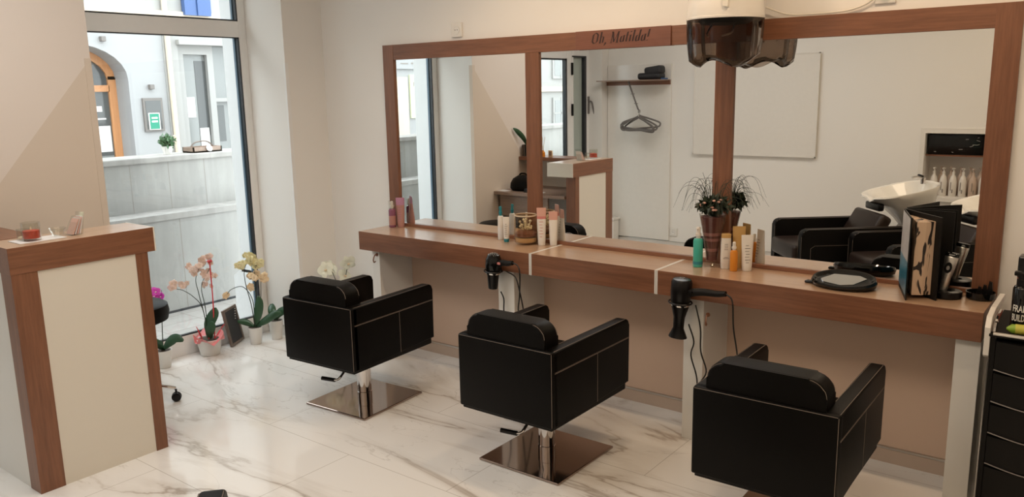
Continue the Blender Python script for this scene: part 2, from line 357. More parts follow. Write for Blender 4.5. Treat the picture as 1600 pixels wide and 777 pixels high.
# ================================================================== SETTING
XW, XG, X2, XD = -0.656, -1.07, -0.80, -0.99
YP0, YP1 = -0.312, -1.531
YB, XR, ZC = -3.90, 5.0, 2.70
bm = BM(); box(bm, (-1.12, -4.2, -0.10), (XR, 0.0, 0)); struct('floor', bm, 'floor')
bm = BM(); box(bm, (-1.30, -4.2, ZC), (XR+.1, 0.12, ZC+.1)); struct('ceiling', bm, 'ceil')
bm = BM(); box(bm, (-1.28, 0, -0.1), (XR+.1, 0.12, ZC)); struct('wall_front', bm, 'wall')
bm = BM(); box(bm, (XR, -4.2, -0.1), (XR+.1, 0, ZC)); struct('wall_right', bm, 'wall')
# left wall: corner pier, pier between window and entrance, recessed piece, lintels
bm = BM()
box(bm, (-1.28, YP0, 0), (XW, 0.0, ZC))
box(bm, (-1.28, YP1, 2.62), (XW, YP0, ZC))
prism(bm, [(-1.28, YP1), (XW, YP1), (XW, -2.36), (X2, -2.36), (X2, -2.62), (-1.28, -2.62)], 'Z', 0, ZC)
box(bm, (-1.28, -3.77, 2.12), (X2, -2.62, ZC)); box(bm, (-1.28, -4.2, 0), (X2, -3.77, ZC))
struct('wall_left', bm, 'wall')
# beige lower field and paler upper field with a slanting edge on the pier next to the window
bm = BM(); prism(bm, [(YP1+.001, 0.0), (YP1+.001, 1.835), (-2.36, 0.845), (-2.36, 0.0)], 'X', XW, XW+.0015); struct('wall_left_lower_field', bm, 'accent')
bm = BM(); prism(bm, [(YP1+.001, 1.835), (YP1+.001, 2.7), (-2.36, 2.7), (-2.36, 0.845)], 'X', XW, XW+.0012); struct('wall_left_upper_field', bm, 'palebeige')
# rear wall with niche opening
NX0, NX1, NZ0, NZ1 = 2.26, 3.05, 0.69, 1.213
bm = BM()
box(bm, (-1.28, YB-.3, 0), (NX0, YB, ZC)); box(bm, (NX1, YB-.3, 0), (XR, YB, ZC))
box(bm, (NX0, YB-.3, 0), (NX1, YB, NZ0)); box(bm, (NX0, YB-.3, NZ1), (NX1, YB, ZC)); box(bm, (NX0, YB-.3, NZ0), (NX1, YB-.24, NZ1))
struct('wall_rear', bm, 'wall')
bm = BM()
box(bm, (NX0-.037, YB, NZ0-.0), (NX0, YB+.012, NZ1+.042)); box(bm, (NX0, YB, NZ1), (NX1+.037, YB+.012, NZ1+.042)); box(bm, (NX1, YB, NZ0), (NX1+.037, YB+.012, NZ1)); box(bm, (NX0-.037, YB, NZ0-.04), (NX1+.037, YB+.03, NZ0), bev=.003)
struct('trim_1', bm, 'whitegloss')
bm = BM(); box(bm, (NX0, YB-.24, 1.022), (NX1, YB-.05, 1.036)); struct('trim_2', bm, 'oakx')
# skirting of marble with metal strip
def skirting(name, a, b, nrm, mat='skirt'):
    bm = BM(); t = .012
    (x0, y0), (x1, y1) = a, b
    box(bm, (min(x0, x1, x0+nrm[0]*t, x1+nrm[0]*t), min(y0, y1, y0+nrm[1]*t, y1+nrm[1]*t), 0), (max(x0, x1, x0+nrm[0]*t, x1+nrm[0]*t), max(y0, y1, y0+nrm[1]*t, y1+nrm[1]*t), .064))
    t = .016
    box(bm, (min(x0, x1, x0+nrm[0]*t, x1+nrm[0]*t), min(y0, y1, y0+nrm[1]*t, y1+nrm[1]*t), .064), (max(x0, x1, x0+nrm[0]*t, x1+nrm[0]*t), max(y0, y1, y0+nrm[1]*t, y1+nrm[1]*t), .0735), mi=1, bev=.002)
    return struct(name, bm, [mat, 'steel'])
skirting('baseboard_front', (XW, -.0), (3.33, -.0), (0, -1), 'shadeskirt')
skirting('baseboard_left', (XW, YP0), (XW, -.013), (1, 0))
skirting('baseboard_reveal', (XG+.05, YP0), (XW, YP0), (0, -1))
skirting('baseboard_pier', (XW, -1.85), (XW, YP1), (1, 0))
skirting('baseboard_rear', (X2, YB), (1.6, YB), (0, 1))
# corner guards from the floor up to 1.83 m
bm = BM(); box(bm, (XW-.001, YP0, .0735), (XW+.003, YP0+.022, 1.828)); box(bm, (XW-.012, YP0-.003, .0735), (XW+.003, YP0, 1.828)); struct('trim_3', bm, 'alu')
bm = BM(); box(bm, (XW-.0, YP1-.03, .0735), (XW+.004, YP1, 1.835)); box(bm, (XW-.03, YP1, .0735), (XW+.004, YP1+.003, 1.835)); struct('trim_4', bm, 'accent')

# ---- window 1: tall fixed glazing with transom
def window_frame():
    bm = BM()
    def fr(y0, y1, z0, z1, d=.03): box(bm, (XG-d, y0, z0), (XG+d, y1, z1), bev=.003)
    fr(YP0-.055, YP0, 0, 2.62); fr(YP1, YP1+.055, 0, 2.62)
    fr(YP1+.055, YP0-.055, 0, .125); fr(YP1+.055, YP0-.055, 2.0035, 2.105); fr(YP1+.055, YP0-.055, 2.57, 2.62)
    o = struct('window_1', bm, 'alu')
    for z0, z1 in ((.125, 2.0035), (2.105, 2.57)):
        b = BM(); y0, y1 = YP1+.055, YP0-.055; t = .009
        box(b, (XG+.002, y0, z0), (XG+.026, y0+t, z1)); box(b, (XG+.002, y1-t, z0), (XG+.026, y1, z1)); box(b, (XG+.002, y0, z0), (XG+.026, y1, z0+t)); box(b, (XG+.002, y0, z1-t*.7), (XG+.026, y1, z1))
        box(b, (XG-.026, y0, z0), (XG-.006, y0+t*1.6, z1), mi=1); box(b, (XG-.026, y1-t*1.6, z0), (XG-.006, y1, z1), mi=1)
        g = link('gasket', b, ['gasket', 'bluegasket'], o)
        b = BM(); box(b, (XG-.005, y0+.002, z0+.002), (XG+.001, y1-.002, z1-.002)); link('window_pane', b, 'pane', o)
window_frame()
# outer reveals of the shop front with stepped foot
for y0, y1 in ((YP0-.012, YP0+.3), (YP1-.3, YP1+.012)):
    bm = BM(); box(bm, (-1.30, y0, .40), (-1.102, y1, 2.9)); box(bm, (-1.40, y0, -.02), (-1.102, y1, .36)); prism(bm, [(-1.40, .36), (-1.102, .36), (-1.102, .42), (-1.30, .42)], 'Y', y0, y1)
    struct('trim_5', bm, 'whiteout')
bm = BM(); box(bm, (-1.42, -4.6, 2.75), (-1.102, 1.5, 4.6)); struct('trim_6', bm, 'whiteout')
# ---- entrance: fixed light plus glazed leaf with lettering
def entrance():
    y0, y1 = -3.77, -2.62
    bm = BM()
    def fr(ya, yb, za, zb, d=.028, x=XD): box(bm, (x-d, ya, za), (x+d, yb, zb), bev=.003)
    fr(y1-.06, y1, 0, 2.12); fr(y0, y0+.025, 0, 2.12); fr(y0, y1, 2.03, 2.12); fr(-3.475, -3.375, 0, 2.03); fr(-3.375, y1-.06, 0, .10); fr(-3.375, y1-.06, 1.93, 2.03)
    o = struct('door_1', bm, 'alu')
    b = BM(); box(b, (XD-.02, -3.375, .10), (XD+.02, -3.352, 1.93)); box(b, (XD-.02, y1-.072, .10), (XD+.02, y1-.06, 1.93)); box(b, (XD-.02, -3.375, 1.915), (XD+.02, y1-.06, 1.93)); link('gasket', b, 'gasket', o)
    b = BM(); box(b, (XD-.004, -3.352, .10), (XD+.002, y1-.072, 1.915)); link('door_pane', b, 'pane', o)
    leaf = BM(); 
    for (ya, yb, za, zb) in ((-3.745, -3.715, .02, 2.03), (-3.475, -3.455, .02, 2.03), (-3.715, -3.475, .02, .12), (-3.715, -3.475, 1.96, 2.03)): box(leaf, (XD-.026, ya, za), (XD+.034, yb, zb), bev=.003)
    lf = link('door_leaf', leaf, 'alu', o)
    b = BM(); box(b, (XD-.004, -3.69, .12), (XD+.002, -3.455, 1.96)); link('door_pane', b, 'greenpane', lf)
    b = BM(); box(b, (XD-.02, -3.715, .12), (XD+.036, -3.675, 1.96)); box(b, (XD, -3.675, 1.945), (XD+.036, -3.455, 1.96)); link('gasket', b, 'gasket', lf)
    for z in (1.83, 1.42):
        b = BM(); box(b, (XD+.028, -3.452, z-.06), (XD+.05, -3.436, z+.06), bev=.003); link('hinge', b, 'blkmatte', o)
    b = BM(); box(b, (XD+.03, -3.765, 1.37), (XD+.045, -3.735, 1.55), bev=.004); tube(b, [(XD+.045, -3.75, 1.50), (XD+.075, -3.755, 1.49), (XD+.085, -3.77, 1.42), (XD+.10, -3.79, 1.29)], .009, 8); lathe(b, [(.012, 0), (.012, .02)], (XD+.10, -3.79, 1.272), 10, mi=1); link('door_handle', b, ['greyplastic', 'blk'], o)
    return o
door = entrance()

# ================================================================== OUTSIDE
bm = BM(); box(bm, (-30, -30, -.25), (-1.12, 30, -.02)); box(bm, (-2.09, -6, -.02), (-1.12, 6, -.004)); o = struct('pavement', bm, 'pave')
# paving joints
bm = BM()
for i in range(5): box(bm, (-2.0+.2*i-.002, -4, -.004), (-2.0+.2*i+.002, 2, -.0035))
for i in range(18): box(bm, (-2.09, -4+.36*i, -.004), (-1.12, -4+.36*i+.004, -.0035))
link('joint_lines', bm, 'greytxt', o)
def street_wall():
    bm = BM(); box(bm, (-2.55, -9, -.1), (-2.10, 5, .715)); o = struct('wall_street', bm, 'conc')
    b = BM(); box(b, (-2.33, -9, .715), (-2.085, 5, .765), bev=.004); link('ledge', b, 'coping', o)
    b = BM(); box(b, (-2.60, -9, .715), (-2.33, 5, 1.135)); link('parapet', b, 'conc', o)
    b = BM(); box(b, (-2.64, -9, 1.135), (-2.30, 5, 1.18), bev=.008); link('coping', b, 'coping', o)
    b = BM()
    y = -8.7
    while y < 5:
        box(b, (-2.1015, y, -.02), (-2.0995, y+.005, .715)); y += .56
    y = -8.9
    while y < 5:
        box(b, (-2.3315, y, .765), (-2.3295, y+.004, 1.135)); y += .31
    link('joint_lines', b, 'greytxt', o)
    b = BM(); box(b, (-2.106, -9, -.02), (-2.088, 5, .012)); link('gutter_gap', b, 'gasket', o)
street_wall()
FX = -6.5
def facade():
    o = empty('building', (FX, 1.5, 0), 0, 'pale rendered house across the street seen through the tall shop window', 'building')
    def part(name, bm, m): 
        q = link(name, bm, m, o); q.matrix_parent_inverse = o.matrix_basis.inverted(); return q
    # wall with segmental arch opening y .5..1.76
    arch = [(0.40, 0), (0.40, 1.86)]+[(1.06+.66*math.cos(t), 1.86+.42*math.sin(t)) for t in [PI-k*PI/14 for k in range(1, 14)]]+[(1.72, 1.86), (1.72, 0)]
    bm = BM(); prism(bm, [(-1.6, 0)]+arch+[(2.22, 0), (2.22, 2.52), (-1.6, 2.52)], 'X', FX-.4, FX); part('wall', bm, 'facade')
    bm = BM(); box(bm, (FX-1.2, -1.6, 0), (FX-.42, 4.5, 5.5)); part('inner_wall', bm, 'greypane')
    bm = BM(); box(bm, (FX-.4, -1.6, 2.52), (FX, 2.22, 2.62)); box(bm, (FX-.4, -1.6, 2.62), (FX+.05, 4.5, 2.72), mi=1); box(bm, (FX-.4, -1.6, 2.72), (FX, 4.5, 6.0)); part('upper_wall', bm, ['facade2', 'beigeout'])
    d = BM(); xx = FX-.38
    box(d, (xx, 1.62, 0), (xx+.06, 1.72, 1.90)); box(d, (xx, .4, 1.71), (xx+.06, 1.63, 1.79)); box(d, (xx, .42, 0), (xx+.06, .50, 1.9)); box(d, (xx, .50, .15), (xx+.06, 1.63, .40))
    for k in range(12):
        t0, t1 = PI-k*PI/12, PI-(k+1)*PI/12
        prism(d, [(1.06+.56*math.cos(t0), 1.86+.32*math.sin(t0)), (1.06+.66*math.cos(t0), 1.86+.42*math.sin(t0)), (1.06+.66*math.cos(t1), 1.86+.42*math.sin(t1)), (1.06+.56*math.cos(t1), 1.86+.32*math.sin(t1))], 'X', xx, xx+.06)
    df = part('door_frame', d, 'orangewood')
    b = BM(); box(b, (xx+.02, .42, .1), (xx+.03, 1.70, 2.27)); part('door_glass', b, 'darkpane')
    b = BM(); box(b, (xx+.031, 1.42, .95), (xx+.034, 1.60, 1.28)); part('door_notice', b, 'paper')
    b = BM(); box(b, (xx+.031, 1.38, 1.36), (xx+.034, 1.56, 1.38)); part('door_sticker', b, 'paper')
    b = BM(); box(b, (xx+.031, 1.30, 1.46), (xx+.034, 1.52, 1.53)); part('door_sticker', b, 'paper')
    b = BM(); box(b, (xx+.031, .9, .62), (xx+.034, 1.61, .90)); part('window_display', b, 'greypane')
    b = BM(); box(b, (xx+.031, .9, 1.82), (xx+.034, 1.42, 2.0)); part('window_display', b, 'greypane')
    c = BM(); box(c, (FX, 1.866, 1.196), (FX+.03, 2.13, 1.62)); box(c, (FX+.03, 1.895, 1.225), (FX+.034, 2.10, 1.585), mi=1); part('display_case', c, ['greyplastic', 'darkpane'])
    c = BM(); box(c, (FX+.035, 1.915, 1.215), (FX+.045, 2.065, 1.43)); box(c, (FX+.046, 1.927, 1.225), (FX+.048, 2.053, 1.42), mi=1)
    for z in (1.31, 1.355): box(c, (FX+.049, 1.95, z), (FX+.05, 2.03, z+.022), mat=Matrix.Rotation(0, 4, 'X'))
    part('poster', c, ['paper', 'green'])
    for y, z in ((1.44, 2.34), (2.0, 1.76)):
        b = BM(); box(b, (FX, y-.03, z-.03), (FX+.06, y+.03, z+.03), bev=.006); part('wall_lamp', b, 'greyplastic')
    b = BM(); tube(b, [(FX+.05, 2.27, 0), (FX+.05, 2.27, 6)], .035, 8, smooth=False); part('downpipe', b, 'beigeout')
    # right white shop front
    b = BM(); box(b, (FX-.4, 2.22, 0), (FX+.02, 2.42, 2.62)); box(b, (FX-.4, 2.42, 0), (FX+.02, 4.5, .84)); box(b, (FX-.4, 2.42, 2.33), (FX+.02, 4.5, 2.62)); box(b, (FX-.1, 2.40, 2.30), (FX+.10, 4.5, 2.36)); part('shop_front', b, 'facade2')
    b = BM()
    for y0, y1, z0, z1 in ((2.42, 2.51, .84, 2.30), (2.86, 2.95, .84, 2.30), (2.51, 2.86, .84, .93), (2.51, 2.86, 2.18, 2.30), (2.95, 3.5, 1.55, 1.60), (3.22, 3.30, .84, 2.3)): box(b, (FX-.08, y0, z0), (FX-.02, y1, z1))
    part('shop_window_frame', b, 'facade2')
    b = BM(); box(b, (FX-.10, 2.42, .84), (FX-.09, 4.4, 2.3)); box(b, (FX-.088, 2.70, 1.1), (FX-.085, 2.86, 2.1), mi=1); box(b, (FX-.088, 2.97, 1.0), (FX-.085, 3.1, 1.5), mi=1); part('shop_window_glass', b, ['greypane', 'darkpane'])
    b = BM(); box(b, (FX-.082, 2.53, 1.35), (FX-.08, 2.66, 1.62)); part('window_notice', b, 'paper')
    b = BM(); box(b, (FX-.082, 2.70, .94), (FX-.08, 2.84, 1.20)); part('window_notice', b, 'paper')
    b = BM(); box(b, (FX+.02, 2.53, 2.68), (FX+.10, 2.70, 3.0)); box(b, (FX+.02, 2.705, 2.68), (FX+.12, 2.90, 3.0)); part('hanging_sign', b, 'blue')
    return o
facade()
def facade_rear():
    o = empty('building', (FX, -9, 0), 0, 'white town house with tall windows seen only in the mirror through the entrance glass', 'building')
    def part(name, bm, m):
        q = link(name, bm, m, o); q.matrix_parent_inverse = o.matrix_basis.inverted(); return q
    bm = BM(); box(bm, (FX-.6, -16, 0), (FX, -7.4, 6)); part('wall', bm, 'facade2')
    for y in (-11.35, -10.3, -12.6):
        for z in (.5, 1.85):
            b = BM(); box(b, (FX, y-.30, z), (FX+.04, y+.30, z+.95)); box(b, (FX+.04, y-.24, z+.06), (FX+.045, y+.24, z+.89), mi=1); box(b, (FX+.04, y-.015, z), (FX+.05, y+.015, z+.95)); box(b, (FX+.04, y-.28, z+.6), (FX+.05, y+.28, z+.63)); part('window', b, ['facade2', 'greypane'])
    b = BM(); box(b, (FX, -16, 1.58), (FX+.06, -7.4, 1.68)); part('string_course', b, 'beigeout')
    o = empty('building', (FX, -6.6, 0), 0, 'cream shop front with a pale green poster seen in the left mirror', 'building')
    bm = BM(); box(bm, (FX-.6, -7.4, 0), (FX, -1.6, 6)); part('wall', bm, 'facade')
    b = BM(); box(b, (FX, -6.66, 0), (FX+.03, -6.3, 1.88)); part('doorway', b, 'beigeout')
    b = BM(); box(b, (FX, -7.1, 1.18), (FX+.03, -6.72, 1.92)); box(b, (FX+.03, -7.0, 1.72), (FX+.032, -6.8, 1.80), mi=1)
    for k in range(5): box(b, (FX+.03, -7.0, 1.32+k*.07), (FX+.032, -6.82, 1.33+k*.07), mi=1)
    part('poster', b, ['yellow', 'greytxt'])
    b = BM(); box(b, (FX, -7.2, 2.02), (FX+.04, -6.4, 2.30)); box(b, (FX+.04, -7.1, 2.10), (FX+.043, -6.75, 2.13), mi=1); box(b, (FX+.04, -6.68, 2.10), (FX+.043, -6.5, 2.12), mi=1); part('fascia_sign', b, ['facade', 'greytxt'])
facade_rear()
def leaf_ball(name, c, r, n, mat, parent, lsz=.03, flat=0.8):
    bm = BM()
    for i in range(n):
        v = Vector((random.gauss(0, 1), random.gauss(0, 1), random.gauss(0, 1))).normalized()*r*random.uniform(.35, 1); v.z *= flat
        m = TR(*(Vector(c)+v))@Euler((random.uniform(0, 6), random.uniform(0, 6), random.uniform(0, 6))).to_matrix().to_4x4()
        P = [m@Vector(q) for q in ((0, 0, 0), (lsz*.5, lsz*.35, .003), (lsz*1.3, 0, 0), (lsz*.5, -lsz*.35, .003))]
        bm.faces.new([bm.verts.new(q) for q in P])
    return link(name, bm, mat, parent)
def street_plant(x, y, z, r, label, flowers=True):
    o = empty('potted_shrub', (x, y, z), 0, label, 'plant')
    bm = BM(); lathe(bm, [(.03, 0), (.045, .06), (.047, .065)], n=16); link('pot', bm, 'pot', o, True)
    leaf_ball('foliage', (0, 0, .06+r*.75), r, 260, 'leaf2', o, .03)
    if flowers:
        bm = BM(); 
        for q in ((.4*r, r, .06+r*1.4), (-.2*r, .7*r, .06+r*1.1)): lathe(bm, [(.004, 0), (.012, .006), (.004, .012)], q, 8)
        link('blossom', bm, 'petal_yel', o)
street_plant(-2.47, -.13, 1.18, .055, 'small leafy plant with yellow flowers in a pot on the street wall coping')
# wicker tray on coping
o = empty('wooden_tray', (-2.46, .16, 1.18), .0, 'grey wooden tray with a round plate standing on the street wall coping', 'tray')
bm = BM(); box(bm, (-.08, -.12, 0), (.08, .14, .012)); box(bm, (-.08, -.12, 0), (-.07, .14, .045)); box(bm, (.07, -.12, 0), (.08, .14, .045)); box(bm, (-.08, -.12, 0), (.08, -.11, .045)); box(bm, (-.08, .13, 0), (.08, .14, .045)); link('tray', bm, 'greyoak', o)
bm = BM(); tube(bm, [(0, -.10, .04), (0, -.05, .08), (0, .05, .085), (0, .12, .04)], .006); link('handle', bm, 'greyframe', o)
bm = BM(); lathe(bm, [(.024, 0), (.027, .004), (.027, .006)], (0, 0, 0), 20, mat=TR(.084, .02, .03)@Matrix.Rotation(1.2, 4, 'Y')); link('plate', bm, 'paper', o, True)

# ================================================================== MIRROR WALL UNIT
YF = -0.02
mir = empty('wall_mirror', (1.616, -.01, .80), 0, 'wide three-panel wall mirror in a red oak frame above the styling counter', 'mirror')
def mp_(name, bm, m, par=mir, smooth=False):
    q = link(name, bm, m, par, smooth); q.matrix_parent_inverse = par.matrix_basis.inverted(); return q
bm = BM(); box(bm, (.018, YF, 1.8266), (3.216, -.0005, 1.9165), bev=.0012); mp_('top_rail', bm, 'oakx')
bm = BM(); box(bm, (.018, YF, .8005), (3.216, -.0005, .819), bev=.001); mp_('bottom_rail', bm, 'oakx')
for x0 in (-.0732, 1.0207, 2.1086, 3.2153):
    z1 = 1.9165 if x0 in (-.0732, 3.2153) else 1.8262
    z0 = .8005 if x0 in (-.0732, 3.2153) else .8192
    bm = BM(); box(bm, (x0, YF-.0005, z0), (x0+.0899, -.0005, z1), bev=.0012); mp_('stile', bm, 'oakz')
for a, b in ((.0172, 1.0202), (1.111, 2.1081), (2.199, 3.2148)):
    bm = BM(); box(bm, (a, -.008, .8195), (b, -.0005, 1.826)); mp_('mirror_glass', bm, 'mirror')
plate = empty('name_board', (1.615, YF-.004, 1.87), 0, 'thin oak board reading Oh, Matilda! on the top rail of the mirror frame', 'sign')
bm = BM(); box(bm, (1.35, YF-.008, 1.8255), (1.884, YF-.0008, 1.9175), bev=.001)
q = link('board', bm, wood('name_board_oak', (0.150, 0.055, 0.032), (0.225, 0.090, 0.052), 'X'), plate); q.matrix_parent_inverse = plate.matrix_basis.inverted()
# lettering with a broad-nib pen: thick stems, thin hairlines, slanted
def nib_text(spec, x0, z0, size, y, parent, mat='text', slant=.24):
    bm = BM(); cur = 0
    for strokes, adv in spec:
        for st in strokes:
            w = 1.0
            if isinstance(st, tuple) and st[0] == 'thin': st = st[1]; w = .42
            P = []
            pts = [Vector((p[0], p[1], 0)) for p in st]
            P = smoothpts(pts, 5) if len(pts) > 2 else pts
            nb = Vector((.085*w, .018, 0))
            for a, b in zip(P, P[1:]):
                quad = [a-nb, a+nb, b+nb, b-nb]
                # make consistent hull
                cx = sum(q.x for q in quad)/4; cy = sum(q.y for q in quad)/4
                quad.sort(key=lambda q: math.atan2(q.y-cy, q.x-cx))
                pr = []
                for q in quad: pr.append((x0+(cur+q.x+slant*q.y)*size, z0+q.y*size))
                try: prism(bm, pr, 'Y', y, y-.0006)
                except ValueError: pass
        cur += adv
    q = link('lettering', bm, mat, parent); q.matrix_parent_inverse = parent.matrix_basis.inverted(); return q
GL = {
 'O': ([[(.34, 1.0), (.12, .82), (.10, .5), (.12, .18), (.34, 0.0)], [(.34, 1.0), (.60, .82), (.62, .5), (.60, .18), (.34, 0.0)]], .86),
 'h': ([[(.12, 1.05), (.12, 0)], ('thin', [(.12, .45), (.26, .64), (.38, .62)]), [(.40, .60), (.42, .4), (.40, 0.06)], ('thin', [(.40, .03), (.50, .08)]), ('thin', [(.0, 1.03), (.12, 1.05)])], .62),
 ',': ([[(.10, .06), (.12, -.04), (.02, -.2)]], .34),
 ' ': ([], .26),
 'M': ([('thin', [(.14, 0), (.14, 1.0)]), [(.16, 1.0), (.42, .08)], ('thin', [(.42, .05), (.76, 1.0)]), [(.78, 1.0), (.78, 0)], ('thin', [(.0, 0), (.28, 0)]), ('thin', [(.62, 0), (.94, 0)]), ('thin', [(.02, 1), (.2, 1)]), ('thin', [(.72, 1), (.94, 1)])], 1.04),
 'a': ([[(.36, .6), (.16, .55), (.09, .3), (.12, .08), (.24, .03)], ('thin', [(.24, .02), (.36, .2), (.40, .45)]), [(.42, .64), (.40, .3), (.40, .05)], ('thin', [(.40, .03), (.50, .08)])], .58),
 't': ([[(.18, .92), (.14, .4), (.15, .06)], ('thin', [(.02, .62), (.34, .62)]), ('thin', [(.15, .03), (.30, .08)])], .40),
 'i': ([[(.12, .64), (.11, .3), (.12, .05)], ('thin', [(.12, .03), (.24, .08)]), ('thin', [(.02, .6), (.12, .64)]), [(.13, .88), (.13, .95)]], .33),
 'l': ([[(.14, 1.05), (.12, .5), (.12, .05)], ('thin', [(.12, .03), (.24, .08)]), ('thin', [(.02, 1.03), (.14, 1.05)])], .33),
 'd': ([[(.34, .6), (.16, .55), (.09, .3), (.12, .08), (.24, .03)], ('thin', [(.24, .02), (.36, .2), (.40, .45)]), [(.44, 1.05), (.41, .5), (.40, .05)], ('thin', [(.40, .03), (.50, .08)])], .60),
 '!': ([[(.18, 1.05), (.15, .7), (.13, .36)], [(.12, .03), (.12, .08)]], .3),
}
nib_text([GL[c] for c in 'Oh, Matilda!'], 1.443, 1.853, .052, YF-.008, plate)

# ---- styling counters
H, TH, DP = .80, .113, .3068
def counter(x0, x1, label, supports, ends=(False, False)):
    o = empty('styling_counter', ((x0+x1)/2, -.15, 0), 0, label, 'counter', 'styling counter sections')
    def part(n, bm, m): 
        q = link(n, bm, m, o); q.matrix_parent_inverse = o.matrix_basis.inverted(); return q
    bm = BM(); box(bm, (x0, -DP, H-TH), (x1, -.0005, H-.0), bev=.0015); topface(bm, H); part('worktop', bm, ['oakx', 'topx'])
    for xs, side in ends:
        a, b = (xs-.006, xs+.001) if side < 0 else (xs-.001, xs+.006)
        bm = BM(); box(bm, (a, -DP-.0012, H-TH-.0005), (b, -.001, H+.0008)); part('edge_strip', bm, 'white')
    for xs0, xs1 in supports:
        bm = BM(); box(bm, (xs0, -.28, 0), (xs1, -.0005, H-TH), bev=.001); part('support', bm, 'white')
    return o
c1 = counter(-.0611, 1.2395, 'left section of the red oak styling counter below the first mirror panel', [(.024, .085), (1.01, 1.117)], [(1.2395, 1)])
c2 = counter(1.2535, 1.9645, 'short middle section of the red oak styling counter between two white joints', [], [(1.2535, -1), (1.9645, 1)])
c3 = counter(1.9785, 3.3016, 'right section of the red oak styling counter holding the open swatch book', [(2.104, 2.20), (3.215, 3.3)], [(1.9785, -1)])
for par, (x, z) in ((c1, (.066, .643)), (c3, (2.222, .60))):
    bm = BM(); tube(bm, [(x, -.281, z+.02), (x, -.30, z+.018), (x+.006, -.318, z-.005), (x+.004, -.312, z-.022), (x, -.296, z-.02)], .004, 6); lathe(bm, [(.010, 0), (.010, .004)], (0, 0, 0), 10, mat=TR(x, -.281, z+.02)@Matrix.Rotation(PI/2, 4, 'X'))
    q = link('hook', bm, 'oakz', par); q.matrix_parent_inverse = par.matrix_basis.inverted()

bm = BM(); box(bm, (.0855, -.004, .0740), (3.2145, -.0005, H-TH-.0005)); struct('trim_7', bm, 'underpanel')
# ---- sockets
def socket(x, y, z, ny, label):
    o = empty('wall_socket', (x, y, z), 0 if ny < 0 else PI, label, 'socket')
    bm = BM(); box(bm, (-.04, -.012, -.04), (.04, 0, .04), bev=.004); link('cover_plate', bm, 'whitegloss', o)
    bm = BM(); lathe(bm, [(.0235, 0), (.0235, .003), (.020, .003), (.018, .0012), (0.001, .0010)], n=24, mat=TR(0, -.0119, 0)@Matrix.Rotation(PI/2, 4, 'X')); link('socket_insert', bm, 'white', o, True)
    bm = BM(); 
    for dx in (-.008, .008): lathe(bm, [(.0028, 0), (.0028, .001)], n=8, mat=TR(dx, -.0131, 0)@Matrix.Rotation(PI/2, 4, 'X'))
    link('pin_hole', bm, 'gasket', o)
socket(.529, 0, 1.975, -1, 'white wall socket just above the left part of the mirror frame')
socket(2.82, 0, 1.985, -1, 'white wall socket above the right mirror panel with a white cord plugged in')
socket(-.02, YB, .17, 1, 'white wall socket low on the rear wall beside the coat panel')

